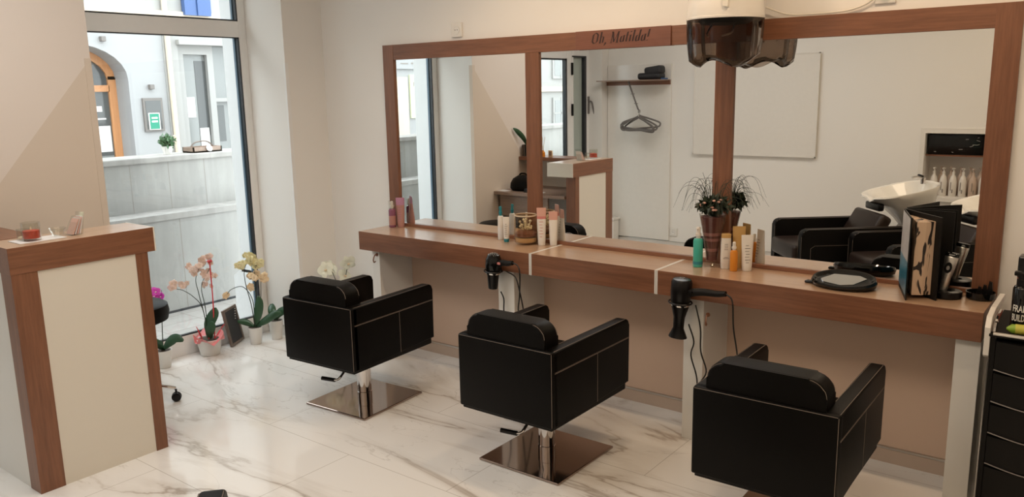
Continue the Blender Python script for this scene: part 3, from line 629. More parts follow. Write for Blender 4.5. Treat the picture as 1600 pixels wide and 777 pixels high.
# ================================================================== STYLING CHAIRS
def styling_chair():
    o = empty('styling_chair', (0, 0, 0), 0, '', 'chair', 'black leather styling chairs at the counter')
    W, D, z0, z1 = .494, .615, .285, .61; hw, hd = W/2, D/2; at = .052
    bm = BM(); box(bm, (-hw, -hd, z0), (hw, -hd+.045, z1), bev=.008, seg=3); link('back_panel', bm, 'leather', o, True)
    # arms: tapered outline, rounded top front corner
    for s in (-1, 1):
        P = [(-hd+.012, z0+.002), (hd, z0+.022), *[(hd-.03+.03*math.cos(t), z1-.03+.03*math.sin(t)) for t in [k*PI/2/5 for k in range(6)]], (-hd+.012, z1)]
        bm = BM(); xa, xb = (hw-at, hw) if s > 0 else (-hw, -hw+at)
        prism(bm, P, 'X', xa, xb, bev=.006, seg=3); a = link('arm', bm, 'leather', o, True)
        xs = s*(hw+.0004)
        b = BM(); tube(b, [(xs, -hd+.02, z1-.092), (xs, hd-.004, z1-.092)], .0011, 4, smooth=False); tube(b, [(xs, -hd+.02, z1-.088), (xs, hd-.004, z1-.088)], .0007, 4, smooth=False)
        tube(b, [(xs, .035, z1-.092), (xs, .035, z0+.014)], .0011, 4, smooth=False)
        xi = s*(hw-.004); tube(b, [(xi, -hd+.02, z1+.0002), (xi, hd-.03, z1+.0002), (xi, hd-.006, z1-.012), (xi, hd+.0002, z1-.04)], .0009, 4, smooth=False)
        xi = s*(hw-at+.004); tube(b, [(xi, -hd+.05, z1+.0002), (xi, hd-.03, z1+.0002), (xi, hd-.006, z1-.012), (xi, hd+.0002, z1-.04)], .0009, 4, smooth=False)
        link('stitching', b, 'thread', a)
    b = BM(); yb = -hd
    tube(b, [(-hw+.006, yb-.0003, z1-.004), (hw-.006, yb-.0003, z1-.004)], .0009, 4, smooth=False); tube(b, [(hw-.003, yb+.001, z0+.008), (hw-.003, yb+.001, z1-.006)], .001, 4, smooth=False)
    link('stitching', b, 'thread', o)
    bm = BM(); box(bm, (-hw+at+.002, -hd+.05, z0+.02), (hw-at-.002, hd-.01, z0+.165), bev=.022, seg=4); link('seat_cushion', bm, 'leather', o, True)
    bm = BM(); box(bm, (-hw+.01, -hd+.01, z0-.012), (hw-.01, hd-.012, z0+.02), bev=.004); link('seat_base', bm, 'blkmatte', o)
    # back cushion
    cx = .202; r = .062; top = z1+.100
    P = rrect(-cx, z0+.17, cx, top, r, (0.02, 0.02, 1, 1), 7)
    bm = BM(); prism(bm, P, 'Y', -hd+.012, -hd+.112, bev=.014, seg=4); c = link('back_cushion', bm, 'leather', o, True)
    b = BM(); 
    for yy in (-hd+.017, -hd+.107): tube(b, [(p[0]*.992, yy, p[1]-.0035 if p[1] > top-.03 else p[1]) for p in P if p[1] > z1-.02], .0010, 4, smooth=False)
    link('stitching', b, 'thread', c)
    # hydraulics
    bm = BM(); lathe(bm, [(.040, .012), (.040, .05), (.038, .052), (.038, z0-.012)], n=32); link('column', bm, 'chrome', o, True)
    bm = BM(); box(bm, (-.215, -.225, .001), (.215, .225, .0125), bev=.0035, seg=2); bp_ = link('base_plate', bm, 'darkchrome', o)
    b = BM(); tube(b, [(.0, -.04, z0-.02), (-.005, -.10, z0-.06), (-.01, -.165, z0-.115), (-.03, -.185, z0-.125)], .0066, 8); lv = link('pump_lever', b, 'chrome', o, True)
    b = BM(); tube(b, [(-.028, -.184, z0-.125), (-.105, -.20, z0-.123)], .011, 10, smooth=False); link('grip', b, 'blk', lv, True)
    # tag at left side
    b = BM(); box(b, (-hw-.004, -hd+.05, z0+.17), (-hw+.001, -hd+.075, z0+.205)); link('side_bolt', b, 'blk', o)
    return o
ch = styling_chair()
spots = [(.49, -.812, .06, 'black box-shaped styling chair nearest the window in front of the white orchid'),
         (1.69, -.80, 0.0, 'middle black box-shaped styling chair on its steel plate below the smaller hairdryer'),
         (2.785, -.81, .016, 'closest black box-shaped styling chair at the right below the flared hairdryer')]
for i, (x, y, a, lb) in enumerate(spots):
    c = ch if i == 0 else copy_tree(ch)
    c.location = (x, y, 0); c.rotation_euler.z = a; c['label'] = lb

# ================================================================== HAIRDRYERS
def hairdryer(x, z, big, label):
    y = -.362
    o = empty('hairdryer', (x, y, z), 0, label, 'hairdryer', 'hairdryers hanging on the counter front')
    tilt = Matrix.Rotation(.06, 4, 'Y')
    if big:
        body = [(.018, .082), (.040, .078), (.047, .066), (.047, .02), (.043, -.030), (.040, -.036)]; noz = [(.040, -.036), (.041, -.05), (.027, -.10), (.025, -.15), (.044, -.193), (.043, -.195)]; sy = .75
    else:
        body = [(.012, .066), (.032, .058), (.042, .035), (.044, .0), (.040, -.03), (.037, -.036)]; noz = [(.036, -.036), (.034, -.05), (.030, -.085), (.026, -.125), (.024, -.127)]; sy = .9
    bm = BM(); lathe(bm, body, n=24, mat=tilt); b0 = link('barrel', bm, 'blkgloss' if not big else 'blk', o, True)
    bm = BM(); lathe(bm, noz, n=24, sy=sy, mat=tilt); link('nozzle', bm, 'blk', o, True)
    zr = body[-1][1]; bm = BM(); lathe(bm, [(body[-1][0]+.003, zr-.008), (body[-1][0]+.004, zr), (body[-1][0]+.003, zr+.006)], n=24, mat=tilt); link('chrome_ring', bm, 'chrome', o, True)
    bm = BM(); zt = body[0][1]
    for k in range(3): 
        for j in range(7+3*k):
            t = 2*PI*j/(7+3*k); rr = .010+.009*k; lathe(bm, [(.0028, 0), (.0028, .002)], n=6, mat=tilt@TR(rr*math.cos(t), rr*math.sin(t), zt-(.0 if k == 0 else (.003 if k == 1 else .008)))) 
    link('air_grille', bm, 'chrome' if big else 'silver', o)
    hl = .215 if big else .135; hz = .028 if big else .018
    P = [(.03, 0, hz-.01), (hl*.5, -.006, hz+.004), (hl*.8, -.008, hz+.006), (hl, -.008, hz+.012)]
    bm = BM(); tube(bm, P, .019, 12, r1=.012); hd = link('handle', bm, 'blkmatte', o, True)
    bm = BM(); box(bm, (.045, -.026, hz-.004), (.065, -.018, hz+.008), bev=.002); link('switch', bm, 'salmon' if not big else 'blk', hd)
    # holder ring and bracket fixed to the counter front
    bm = BM(); R = .047 if big else .044; zz = .0
    tube(bm, [tilt@Vector((R*1.1*math.cos(t), R*1.1*math.sin(t), -.03)) for t in [k*2*PI/20 for k in range(21)]], .004, 6, smooth=False); box(bm, (-.012, R*.95, -.045), (.012, .0545, -.005)); link('wall_holder', bm, 'blk', o)
    # cable
    e = Vector(P[-1])
    if big:
        c = [e, e+Vector((.03, 0, -.03)), e+Vector((.035, .01, -.15)), e+Vector((.05, .03, -.30)), e+Vector((.02, .06, -.42)), e+Vector((-.06, .10, -.55)), (-.0, .33, -.62)]
        c2 = [(.045, .06, -.05), (.075, .05, -.15), (.08, .05, -.26), (.10, .07, -.36), (.05, .10, -.45), (.02, .2, -.58), (0, .335, -.6)]
        c3 = [(.02, .045, -.14), (.045, .05, -.22), (.03, .055, -.29), (.06, .06, -.40), (.05, .08, -.55)]
        L = [c, c2, c3]
    else:
        c = [e, e+Vector((.03, 0, -.01)), e+Vector((.045, .0, -.05)), e+Vector((.03, .015, -.17)), e+Vector((.01, .03, -.27)), e+Vector((.03, .06, -.36)), e+Vector((0, .15, -.5))]
        c2 = [(.045, .05, -.035), (.11, .045, -.06), (.14, .04, -.13), (.16, .045, -.24), (.15, .05, -.34), (.10, .1, -.45)]
        c3 = [(.01, .045, -.15), (.03, .045, -.19), (.025, .05, -.26), (.045, .055, -.34), (.03, .08, -.45)]
        L = [c, c2, c3]
    bm = BM()
    for c in L: tube(bm, c, .0036, 6)
    link('power_cable', bm, 'cord', o, True)
    return o
hairdryer(1.045, .725, False, 'small glossy black hairdryer with a silver ring hanging behind the middle chair')
hairdryer(2.125, .712, True, 'large black hairdryer with a flared nozzle hanging left of the closest chair')

# ================================================================== BOTTLES AND TUBES
def spray_bottle(x, y, z, h, r, body, cap, label, cat='bottle', capcol2=None, lean=0, band=None, group=None, shape='spray', clearcap=False):
    o = empty('spray_bottle' if shape == 'spray' else 'bottle', (x, y, z), lean, label, cat, group)
    hb = h*.72
    bm = BM(); lathe(bm, [(r*.92, 0), (r, .004), (r, hb-.012), (r*.82, hb-.003), (r*.42, hb)], n=20); link('body', bm, body, o, True)
    if band:
        bm = BM(); lathe(bm, [(r+.0006, band[0]*hb), (r+.0006, band[1]*hb)], n=20, cap=False); link('label_band', bm, band[2], o, True)
    bm = BM(); lathe(bm, [(r*.45, hb), (r*.45, hb+h*.05), (r*.6, hb+h*.055), (r*.6, hb+h*.12)], n=16); link('collar', bm, cap, o, True)
    bm = BM(); lathe(bm, [(r*.42, hb+h*.12), (r*.42, h-.004), (r*.3, h)], n=16); box(bm, (-r*.15, -r*.75, h-h*.07), (r*.15, 0, h-h*.03)); link('pump_head', bm, capcol2 or cap, o, True)
    if clearcap:
        bm = BM(); lathe(bm, [(r*.9, hb-.002), (r*.92, h), (r*.8, h+.003)], n=20); link('clear_cap', bm, 'clear', o, True)
    return o
def text_lines(bm, x0, x1, y, zs, th=.0016, mi=0):
    for z in zs: box(bm, (x0, y-.0006, z), (x1, y, z+th), mi=mi)
def squeeze_tube(x, y, z, h, wd, body, cap, label, rz=0, tipcol=None, band=None, panel=None, capup=False, group=None):
    o = empty('squeeze_tube', (x, y, z), rz, label, 'tube', group)
    r = wd/2*.82; ch = h*.13
    rings = []
    for k in range(8):
        t = k/7; a = r+(wd/2-r)*t; b = r*(1-t)+.0022*t
        rings.append(superring(0, 0, ch+(h-ch)*t, a, b, 2+.6*t, 20))
    cut = 5
    bm = BM(); loft(bm, rings[:cut+1]); link('body', bm, body, o, True)
    bm = BM(); loft(bm, rings[cut:]); link('crimped_end', bm, tipcol or body, o, True)
    bm = BM(); lathe(bm, [(r*.9, 0), (r*.95, .003), (r*.98, ch)], n=20); link('cap', bm, cap, o, True)
    if band:
        bm = BM(); loft(bm, [[(p[0]*1.01, p[1]*1.03, p[2]) for p in superring(0, 0, ch+(h-ch)*t, r+(wd/2-r)*t, r*(1-t)+.0022*t, 2+.6*t, 20)] for t in band[:2]], cap0=False, cap1=False); link('label_band', bm, band[2], o, True)
    if panel:
        bm = BM()
        for sgn in panel[1]:
            for k in range(7):
                zz = ch+(h-ch)*(.12+.09*k); t = (zz-ch)/(h-ch); yy = (r*(1-t)+.0022*t)*1.01+.0006
                ww = r*.55 if k % 3 else r*.4
                box(bm, (-ww, sgn*yy-.0005, zz), (ww*(.9 if k % 2 else .5), sgn*yy+.0005, zz+.0022))
        link('printed_text', bm, panel[0], o)
    return o
Z = .8006
spray_bottle(.012, -.086, Z, .165, .022, 'purple', 'bwhite', 'small purple spray bottle with a clear cap at the far left end of the counter', clearcap=True, band=(.12, .62, 'mauve'))
squeeze_tube(.055, -.055, Z, .185, .056, 'mauve', 'mauve', 'dusty rose tube with a lilac end beside the purple spray bottle', rz=.55, tipcol='lilac', panel=('lilac', (-1,)))
spray_bottle(.862, -.062, Z, .19, .0175, 'bwhite', 'teal', 'white spray bottle with a teal pump left of the round glass terrarium', band=(.1, .5, 'paper'), capcol2='teal')
squeeze_tube(.935, -.105, Z, .14, .038, 'bwhite', 'teal', 'white tube standing on its teal cap in front of the terrarium glass', rz=.55, panel=('greytxt', (-1,)))
squeeze_tube(1.160, -.082, Z, .205, .052, 'bwhite', 'bwhite', 'white tube with a pale pink end right of the terrarium', rz=.55, tipcol='pinkcap', band=(.66, .74, 'salmon'), panel=('salmon', (-1,)))
squeeze_tube(1.215, -.050, Z, .185, .050, 'bwhite', 'bwhite', 'second white and pink tube close to the mirror near the first white joint', rz=.55, tipcol='pinkcap', panel=('greentxt', (1,)))
spray_bottle(2.098, -.135, Z, .19, .0225, 'aqua', 'bwhite', 'aqua green spray bottle with a white pump at the left of the tall plant vase', band=(.1, .2, 'teal'))
def rounded_bottle(x, y, h, wd, body, cap, label, capfrac=.12):
    o = empty('bottle', (x, y, Z), .55, label, 'bottle')
    bm = BM(); loft(bm, [superring(0, 0, zz*h*(1-capfrac), wd/2*s, wd/2*s*.62, 2.8, 22) for zz, s in ((0, .8), (.02, .9), (.35, 1.0), (.8, .98), (1.0, .92))]); link('body', bm, body, o, True)
    bm = BM(); loft(bm, [superring(0, 0, h*(1-capfrac)+zz*h*capfrac, wd/2*s, wd/2*s*.62, 2.8, 22) for zz, s in ((0, .93), (.8, .93), (1.0, .82))]); link('cap', bm, cap, o, True)
    bm = BM()
    for k, (zz, ww) in enumerate(((.30, .34), (.33, .20), (.55, .22), (.6, .2), (.65, .22), (.7, .2))): box(bm, (-wd*ww*.8, -wd*.315, h*zz), (wd*ww*.8, -wd*.30, h*zz+.0022))
    link('printed_text', bm, 'greytxt', o)
    return o
rounded_bottle(2.222, -.105, .165, .048, 'bwhite', 'amber', 'white shampoo bottle with an orange cap between the vase and the orange spray')
spray_bottle(2.272, -.13, Z, .135, .0175, 'orange', 'bwhite', 'little orange spray bottle with a white top in front of the amber tube')
squeeze_tube(2.318, -.09, Z, .165, .056, 'bwhite', 'bwhite', 'white tube with a wide end, rightmost of the products by the vase', rz=.6, panel=('greytxt', (-1, 1)))
squeeze_tube(2.262, -.053, Z, .195, .060, 'amber', 'amber', 'tall amber tube standing behind the orange spray bottle', rz=.55)

# terrarium glass
o = empty('glass_terrarium', (1.062, -.093, Z), 0, 'round brown glass jar with sand, pebbles and silvery sprigs on the left counter', 'vase')
bm = BM(); lathe(bm, [(.050, 0), (.062, .012), (.067, .05), (.065, .13), (.060, .158), (.058, .158), (.062, .13), (.064, .05), (.059, .015), (.02, .008)], n=32, cap=False); link('jar', bm, 'brownglass', o, True)
bm = BM(); lathe(bm, [(.047, .009), (.057, .016), (.060, .036), (.02, .042)], n=28); link('sand', bm, 'sand', o, True)
bm = BM(); lathe(bm, [(.05, .041), (.0615, .046), (.0615, .062), (.04, .075), (.01, .08)], n=28); link('pebbles', bm, 'pebble', o, True)
bm = BM()
for k in range(16):
    t = k*2.4; rr = .02+.025*random.random(); zt = .07+.05*random.random()
    tube(bm, [(rr*.4*math.cos(t), rr*.4*math.sin(t), .07), (rr*math.cos(t), rr*math.sin(t), zt+.01)], .0018, 5, smooth=False); lathe(bm, [(.002, -.007), (.0075, 0), (.002, .007)], (rr*math.cos(t), rr*math.sin(t), zt+.012), 8)
link('dried_sprigs', bm, 'petal_wht', o, True)
bm = BM(); lathe(bm, [(.0605, .155), (.062, .160), (.0595, .163), (.058, .160)], n=32, cap=False); link('rim', bm, 'sand', o, True)

# tall flared vase with grass and small flowers
vz = empty('vase_of_plants', (2.150, -.0975, Z), 0, 'tall flared glass vase of layered red sand topped with grasses and small pink flowers', 'vase')
def vr(z): return .026+.0*z+(.062-.026)*max(0, (z-.03)/.22)**1.25
bm = BM(); lathe(bm, [(.034, 0), (.034, .012), (.026, .022), *[(vr(z), z) for z in (.05, .1, .15, .2, .25)], (vr(.25)-.002, .25), *[(vr(z)-.0025, z) for z in (.2, .15, .1, .05)], (.015, .03)], n=32, cap=False); link('glass', bm, 'clear', vz, True)
lay = [(.032, .075, 'redsand'), (.075, .090, 'pinksand'), (.090, .125, 'redsand'), (.125, .138, 'pinksand'), (.138, .15, 'redsand'), (.15, .165, 'pinksand'), (.165, .238, 'redsand')]
for a, b, m in lay:
    bm = BM(); lathe(bm, [(vr(a)-.003, a), (vr(b)-.003, b)], n=28); link('sand_layer', bm, m, vz, True)
def grass_tufts(n, R, spread, zt):
    bm = BM()
    for k in range(n):
        t = random.uniform(0, 2*PI); L = random.uniform(.08, .17)*spread; hh = random.uniform(.06, .16)
        dx, dy = math.cos(t), math.sin(t)*.55
        if dy > 0: dy *= .35
        p0 = Vector((.015*dx, .015*dy, zt)); p1 = p0+Vector((dx*L*.35, dy*L*.35, hh)); p2 = p0+Vector((dx*L*.8, dy*L*.8, hh*1.05)); p3 = p0+Vector((dx*L*1.1, dy*L*1.1, hh*random.uniform(.1, .7)))
        tube(bm, [p0, p1, p2, p3], .0013, 4, r1=.0005)
    tube(bm, [(0, 0, zt), (-.03, 0, zt+.13), (-.055, 0, zt+.20)], .0018, 4, r1=.0008)
    return bm
link('grass_blades', grass_tufts(42, .1, 1.0, .24), 'stem', vz)
for dx, dy, rr in ((-.03, -.02, .035), (.015, -.01, .042), (.045, 0, .030), (0, .01, .035)):
    q = leaf_ball('leaf_cluster', (dx, dy, .292), rr*1.1, 90, 'darkleaf', vz, .026)
for k in range(9):
    a = random.uniform(0, 6.3); bm = BM(); lathe(bm, [(.003, 0), (.009, .005), (.004, .010)], (.045*math.cos(a), -.025+.03*math.sin(a), .262+.06*random.random()), 7); link('blossom', bm, 'pinkcap', vz)

# oval hand mirror / bowl
o = empty('hand_mirror', (2.768, -.165, Z), -.06, 'glossy black oval hand mirror lying face up on the right counter', 'mirror')
bm = BM(); n = 36
def ov(a, b, z, tl=0): return [(a*math.cos(2*PI*i/n), b*math.sin(2*PI*i/n), z+tl*b*math.sin(2*PI*i/n)) for i in range(n)]
loft(bm, [ov(.112, .084, 0), ov(.128, .098, .008), ov(.132, .102, .024, .10), ov(.126, .097, .036, .16), ov(.118, .090, .036, .16), ov(.108, .078, .026, .16)], cap1=True)
link('frame', bm, 'blkgloss', o, True)
bm = BM(); P = [(-.078, -.012), (-.050, .040), (.04, .048), (.070, .030), (.045, -.030), (.005, -.048), (-.06, -.035)]; prism(bm, [(px_*1.15, py_*1.3) for px_, py_ in P], 'Z', 0, .002); bmesh.ops.transform(bm, matrix=TR(0, 0, .0268)@Matrix.Rotation(math.atan(.16), 4, 'X'), verts=bm.verts[:]); link('mirror_glass', bm, 'mirror', o)
bm = BM(); box(bm, (-.155, -.03, .0), (-.115, .004, .010), bev=.004, seg=3); link('handle_tab', bm, 'blkgloss', o, True)

# swatch book
bk = empty('swatch_book', (3.02, -.14, Z), 0, 'tall open hair colour swatch book with black covers standing on the right counter', 'book')
def slab(p, q, th, z0, z1):
    p, q = Vector((p[0], p[1])), Vector((q[0], q[1])); d = (q-p).normalized(); nn = Vector((-d.y, d.x))*th/2
    return [(v.x, v.y) for v in (p-nn, q-nn, q+nn, p+nn)]
def bkp(name, bm, m, sm=False):
    q = link(name, bm, m, bk, sm); q.matrix_parent_inverse = TR(-.025, 0, 0)@bk.matrix_basis.inverted(); return q
bm = BM(); prism(bm, slab((2.979, -.032), (3.055, -.269), .004, 0, 0), 'Z', Z, Z+.325); bkp('front_cover', bm, 'blkmatte')
bm = BM(); prism(bm, slab((2.9762, -.036), (3.0505, -.266), .0008, 0, 0), 'Z', Z+.15, Z+.32); prism(bm, slab((2.9762, -.036), (3.0505, -.266), .0008, 0, 0), 'Z', Z+.02, Z+.15, mi=1); bkp('cover_print', bm, ['cover', 'bluecover'])
bm = BM(); prism(bm, slab((2.98, -.03), (3.150, -.212), .006, 0, 0), 'Z', Z, Z+.325); bkp('back_cover', bm, 'blkmatte')
bm = BM(); prism(bm, [(3.000, -.050), (3.066, -.232), (3.098, -.215), (3.128, -.186)], 'Z', Z+.015, Z+.305, bev=.002); bkp('swatch_pages', bm, 'hair')
bm = BM(); prism(bm, slab((2.98, -.028), (2.985, -.030), .012, 0, 0), 'Z', Z, Z+.325); bkp('spine', bm, 'blkmatte')
bm = BM(); prism(bm, slab((2.985, -.027), (3.165, -.035), .004, 0, 0), 'Z', Z, Z+.325); bkp('fold_out_leaf', bm, 'blkmatte')

# clipper in charger
o = empty('charging_stand', (3.145, -.124, Z), 0, 'round black charging stand holding the silver hair clipper', 'charger')
bm = BM(); lathe(bm, [(.053, 0), (.057, .004), (.056, .024), (.050, .028), (.018, .028), (.016, .020)], n=32); link('stand', bm, 'blk', o, True)
cl = empty('hair_clipper', (3.132, -.124, Z+.022), 0, 'silver hair clipper standing in its black charging stand', 'clipper')
m = Matrix.Rotation(.16, 4, 'Y')@Matrix.Scale(1.18, 4)
bm = BM(); loft(bm, [[tuple(m@Vector(p)) for p in superring(0, 0, z, a, b, 2.6, 20)] for z, a, b in ((0, .012, .011), (.05, .0145, .013), (.09, .019, .015), (.118, .021, .015), (.122, .019, .013))]); link('body', bm, 'silver', cl, True)
bm = BM(); loft(bm, [[tuple(m@Vector(p)) for p in superring(0, 0, z, a, b, 3, 20)] for z, a, b in ((.1215, .021, .012), (.130, .022, .010), (.134, .020, .006))]); link('blade_head', bm, 'blkgloss', cl, True)
bm = BM(); lathe(bm, [(.011, 0), (.011, .003)], n=20, sy=1.7, mat=m@TR(0, -.0165, .085)@Matrix.Rotation(PI/2, 4, 'X')); bmm = link('switch_plate', bm, 'blk', cl, True)
bm = BM(); lathe(bm, [(.005, 0), (.005, .003)], n=14, sy=1.5, mat=m@TR(0, -.0195, .085)@Matrix.Rotation(PI/2, 4, 'X')); box(bm, (-.003, -.0165, .052), (.003, -.012, .062), mat=m); link('power_switch', bm, 'steel', cl, True)
o = empty('round_tray', (3.258, -.085, Z), 0, 'shallow round black dish with comb attachments at the right end of the counter', 'dish')
bm = BM(); lathe(bm, [(.044, 0), (.050, .004), (.052, .028), (.049, .028), (.046, .008), (.01, .006)], n=32); link('dish', bm, 'blkgloss', o, True)
for k, (dx, dy, hh) in enumerate(((.01, .02, .05), (.028, .018, .065), (-.008, .025, .04))):
    bm = BM(); prism(bm, [(dx-.012, .008), (dx+.012, .008), (dx+.006, hh), (dx-.004, hh+.004)], 'Y', dy-.006, dy+.006, bev=.001); link('comb_attachment', bm, 'blk', o)

# ================================================================== HOOD DRYER
hx, hy, hz = 2.238, -.225, 1.912
hd = empty('hood_dryer', (hx, hy, hz), 0, 'wall-mounted white hood dryer with a smoked visor hanging over the mirror', 'hood dryer')
bm = BM(); n = 48
lathe(bm, [(.160, 0), (.162, .012), (.158, .06), (.154, .16), (.146, .26), (.118, .33), (.06, .37), (.01, .378)], n=n); link('hood_shell', bm, 'whitegloss', hd, True)
bm = BM(); box(bm, (-.05, .12, .10), (.05, .2245, .30), bev=.012, seg=3); link('wall_arm', bm, 'whitegloss', hd, True)
bm = BM(); prism(bm, [(.055, .04), (.075, .035), (.082, .18), (.045, .20)], 'Y', -.158, -.120); link('vent_recess', bm, 'cream', hd)
# visor: corrugated, scalloped lower edge
bm = BM(); n = 96; rings = []
for k in range(7):
    t = k/6; ring = []
    for i in range(n):
        a = 2*PI*i/n; fl = 1+.035*math.cos(10*a+.6)
        rr = (.157-.012*t**2.2)*fl
        drop = .158+.016*math.cos(3*a+2.0)
        ring.append((rr*math.cos(a), rr*math.sin(a), -drop*t))
    rings.append(ring)
for k in range(1, 4):
    t = k/3; ring = []
    for i in range(n):
        a = 2*PI*i/n; rr = (.145-.045*t)*(1+.035*(1-t)*math.cos(10*a+.6)); drop = .158+.016*math.cos(3*a+2.0)
        ring.append((rr*math.cos(a), rr*math.sin(a), -drop-.026*math.sin(t*PI/2)))
    rings.append(ring)
loft(bm, rings, cap0=False, cap1=False); link('visor', bm, 'smoke', hd, True)
bm = BM(); lathe(bm, [(.163, -.004), (.164, .004), (.160, .006)], n=48, cap=False); link('trim_ring', bm, 'whitegloss', hd, True)
bm = BM(); lathe(bm, [(.10, -.02), (.115, -.005), (.05, .002)], n=32); link('fan_grille', bm, 'blkmatte', hd, True)
bm = BM()
for s in (-1, 1): tube(bm, [(s*.05, -.02, -.02), (s*.055, -.06, -.06), (s*.03, -.10, -.075)], .004, 6)
link('inner_bracket', bm, 'steel', hd)
bm = BM(); tube(bm, [(hx+.10, -.03, 1.965), (2.43, -.024, 1.930), (2.52, -.016, 1.924), (2.66, -.014, 1.927), (2.74, -.016, 1.945), (2.79, -.018, 1.975), (2.82, -.018, 1.985)], .004, 8)
lathe(bm, [(.017, 0), (.016, .025), (.006, .03)], n=16, mat=TR(2.82, -.012, 1.985)@Matrix.Rotation(PI/2, 4, 'X'))
q = link('power_cord', bm, 'whitecord', hd, True); q.matrix_parent_inverse = hd.matrix_basis.inverted()

# ================================================================== RECEPTION BAR
rc = empty('reception_counter', (.05, -2.05, 0), 0, 'high reception counter with red oak top and legs and cream front panel', 'reception counter')
def rp(name, bm, m, sm=False):
    q = link(name, bm, m, rc, sm); q.matrix_parent_inverse = rc.matrix_basis.inverted(); return q
ZT, X1, Ya, Yb_ = 1.054, .178, -2.344, -1.731
bm = BM(); box(bm, (-.067, Ya, ZT-.109), (X1, Yb_-.006, ZT), bev=.001); topface(bm, ZT); rp('bar_top', bm, ['oaky', 'topy'])
bm = BM(); box(bm, (-.067, Yb_-.006, ZT-.109), (X1, Yb_, ZT+.0005)); rp('edge_strip', bm, 'cream')
bm = BM(); box(bm, (.078, Ya+.002, 0), (X1-.002, -2.241, ZT-.109), bev=.001); rp('leg', bm, 'oakz')
bm = BM(); box(bm, (.088, -1.828, 0), (X1-.002, -1.772, ZT-.109), bev=.001); rp('leg', bm, 'oakz')
bm = BM(); box(bm, (.15, -2.241, 0), (X1-.006, -1.828, ZT-.109)); rp('front_panel', bm, 'cream')
bm = BM(); box(bm, (XW+.004, Ya+.006, 0), (.078, Ya+.024, ZT-.03)); rp('side_panel', bm, 'white')
bm = BM(); box(bm, (XW+.004, Ya, 1.026), (-.068, -2.13, ZT+.002), bev=.001); rp('side_shelf', bm, 'oakx')
bm = BM(); box(bm, (XW+.002, -2.33, .760), (.07, -1.77, .785), bev=.001); rp('desk_top', bm, 'greyoak')
bm = BM(); box(bm, (-.62, -1.83, .58), (-.12, -1.812, .760)); rp('drawer_front', bm, 'greyoak')
bm = BM(); box(bm, (-.62, -2.31, 0), (-.60, -1.83, .760)); rp('side_panel', bm, 'greyoakz')
# things on the bar
zb = ZT+.0005
o = empty('paper_mat', (.055, -2.175, zb), .0, 'white paper mat under the candle glass at the near corner of the bar', 'mat')
bm = BM(); box(bm, (-.055, -.095, 0), (.06, .09, .002)); link('sheet', bm, 'paper', o)
def candle_glass(x, y, z, r, h, label, wax, lit=False, waxh=.55):
    o = empty('candle_glass', (x, y, z), 0, label, 'candle')
    bm = BM(); lathe(bm, [(r*.9, 0), (r, .006), (r, h), (r-.003, h), (r-.003, .010), (.004, .008)], n=28, cap=False); link('glass', bm, 'clear', o, True)
    bm = BM(); lathe(bm, [(r-.004, .0105), (r-.004, h*waxh), (r*.5, h*waxh+.002)], n=24); link('wax', bm, wax, o, True)
    bm = BM(); lathe(bm, [(.003, h*waxh+.002), (.004, h*waxh+.008), (.001, h*waxh+.016)], n=8); link('wick', bm, 'wick', o)
candle_glass(.072, -2.205, zb+.0025, .036, .076, 'red candle in a glass tumbler on the paper mat', 'candle')
candle_glass(.018, -2.215, zb+.0025, .026, .045, 'small clear tealight glass behind the red candle', 'wick', waxh=.25)
o = empty('glass_bowl', (.072, -2.100, zb+.0025), 0, 'little faceted clear glass bowl between the candle and the card holder', 'bowl')
bm = BM(); lathe(bm, [(.014, 0), (.020, .004), (.034, .038), (.032, .038), (.018, .008), (.004, .006)], n=10, cap=False); link('bowl', bm, 'clear', o)
o = empty('card_holder', (.060, -2.035, zb), .1, 'clear acrylic holder of patterned cards on the reception bar', 'card holder')
bm = BM(); box(bm, (-.03, -.024, 0), (.03, .024, .004)); prism(bm, [(-.024, 0), (-.020, 0), (.026, .078), (.020, .078)], 'X', -.03, .03); prism(bm, [(.024, 0), (.028, 0), (.044, .095), (.040, .095)], 'X', -.03, .03); link('holder', bm, 'clear', o)
for k in range(4):
    bm = BM(); prism(bm, [(-.014+.010*k, .004), (-.011+.010*k, .004), (.022+.006*k, .068+.003*k), (.019+.006*k, .068+.003*k)], 'X', -.026, .026); link('card', bm, 'pinkbox' if k % 2 == 0 else 'paper', o)
# plant, diffuser, frame on the side shelf (seen in the mirror)
zs = ZT+.0025
o = empty('potted_plant', (-.605, -2.19, zs), 0, 'striped dark pot with a long-leaved plant on the side shelf by the wall', 'plant')
bm = BM(); lathe(bm, [(.038, 0), (.043, .10), (.040, .10), (.036, .09)], n=24); link('pot', bm, 'blkgloss', o, True)
bm = BM()
for k in range(12):
    t = 2*PI*k/12; tube(bm, [(.0395*math.cos(t), .0395*math.sin(t), .002), (.0437*math.cos(t), .0437*math.sin(t), .098)], .002, 4, smooth=False)
link('pale_stripes', bm, 'greyoak', o)
def leaf_mesh(bm, pts, wd, mi=0, up=Vector((0, 0, 1))):
    P = smoothpts(pts, 4); L = len(P); rows = []
    for i, p in enumerate(P):
        d = (P[min(i+1, L-1)]-P[max(i-1, 0)]).normalized(); s = d.cross(up)
        if s.length < 1e-3: s = Vector((1, 0, 0))
        s.normalize(); nn = s.cross(d); ww = wd*math.sin(PI*min(.985, max(.06, (i+.25)/(L-.2))))**.75
        rows.append([bm.verts.new(p-s*ww+nn*ww*.25), bm.verts.new(p-nn*.0), bm.verts.new(p+s*ww+nn*ww*.25)])
    for a, b in zip(rows, rows[1:]):
        for k in range(2):
            f = bm.faces.new((a[k], a[k+1], b[k+1], b[k])); f.material_index = mi
    return bm
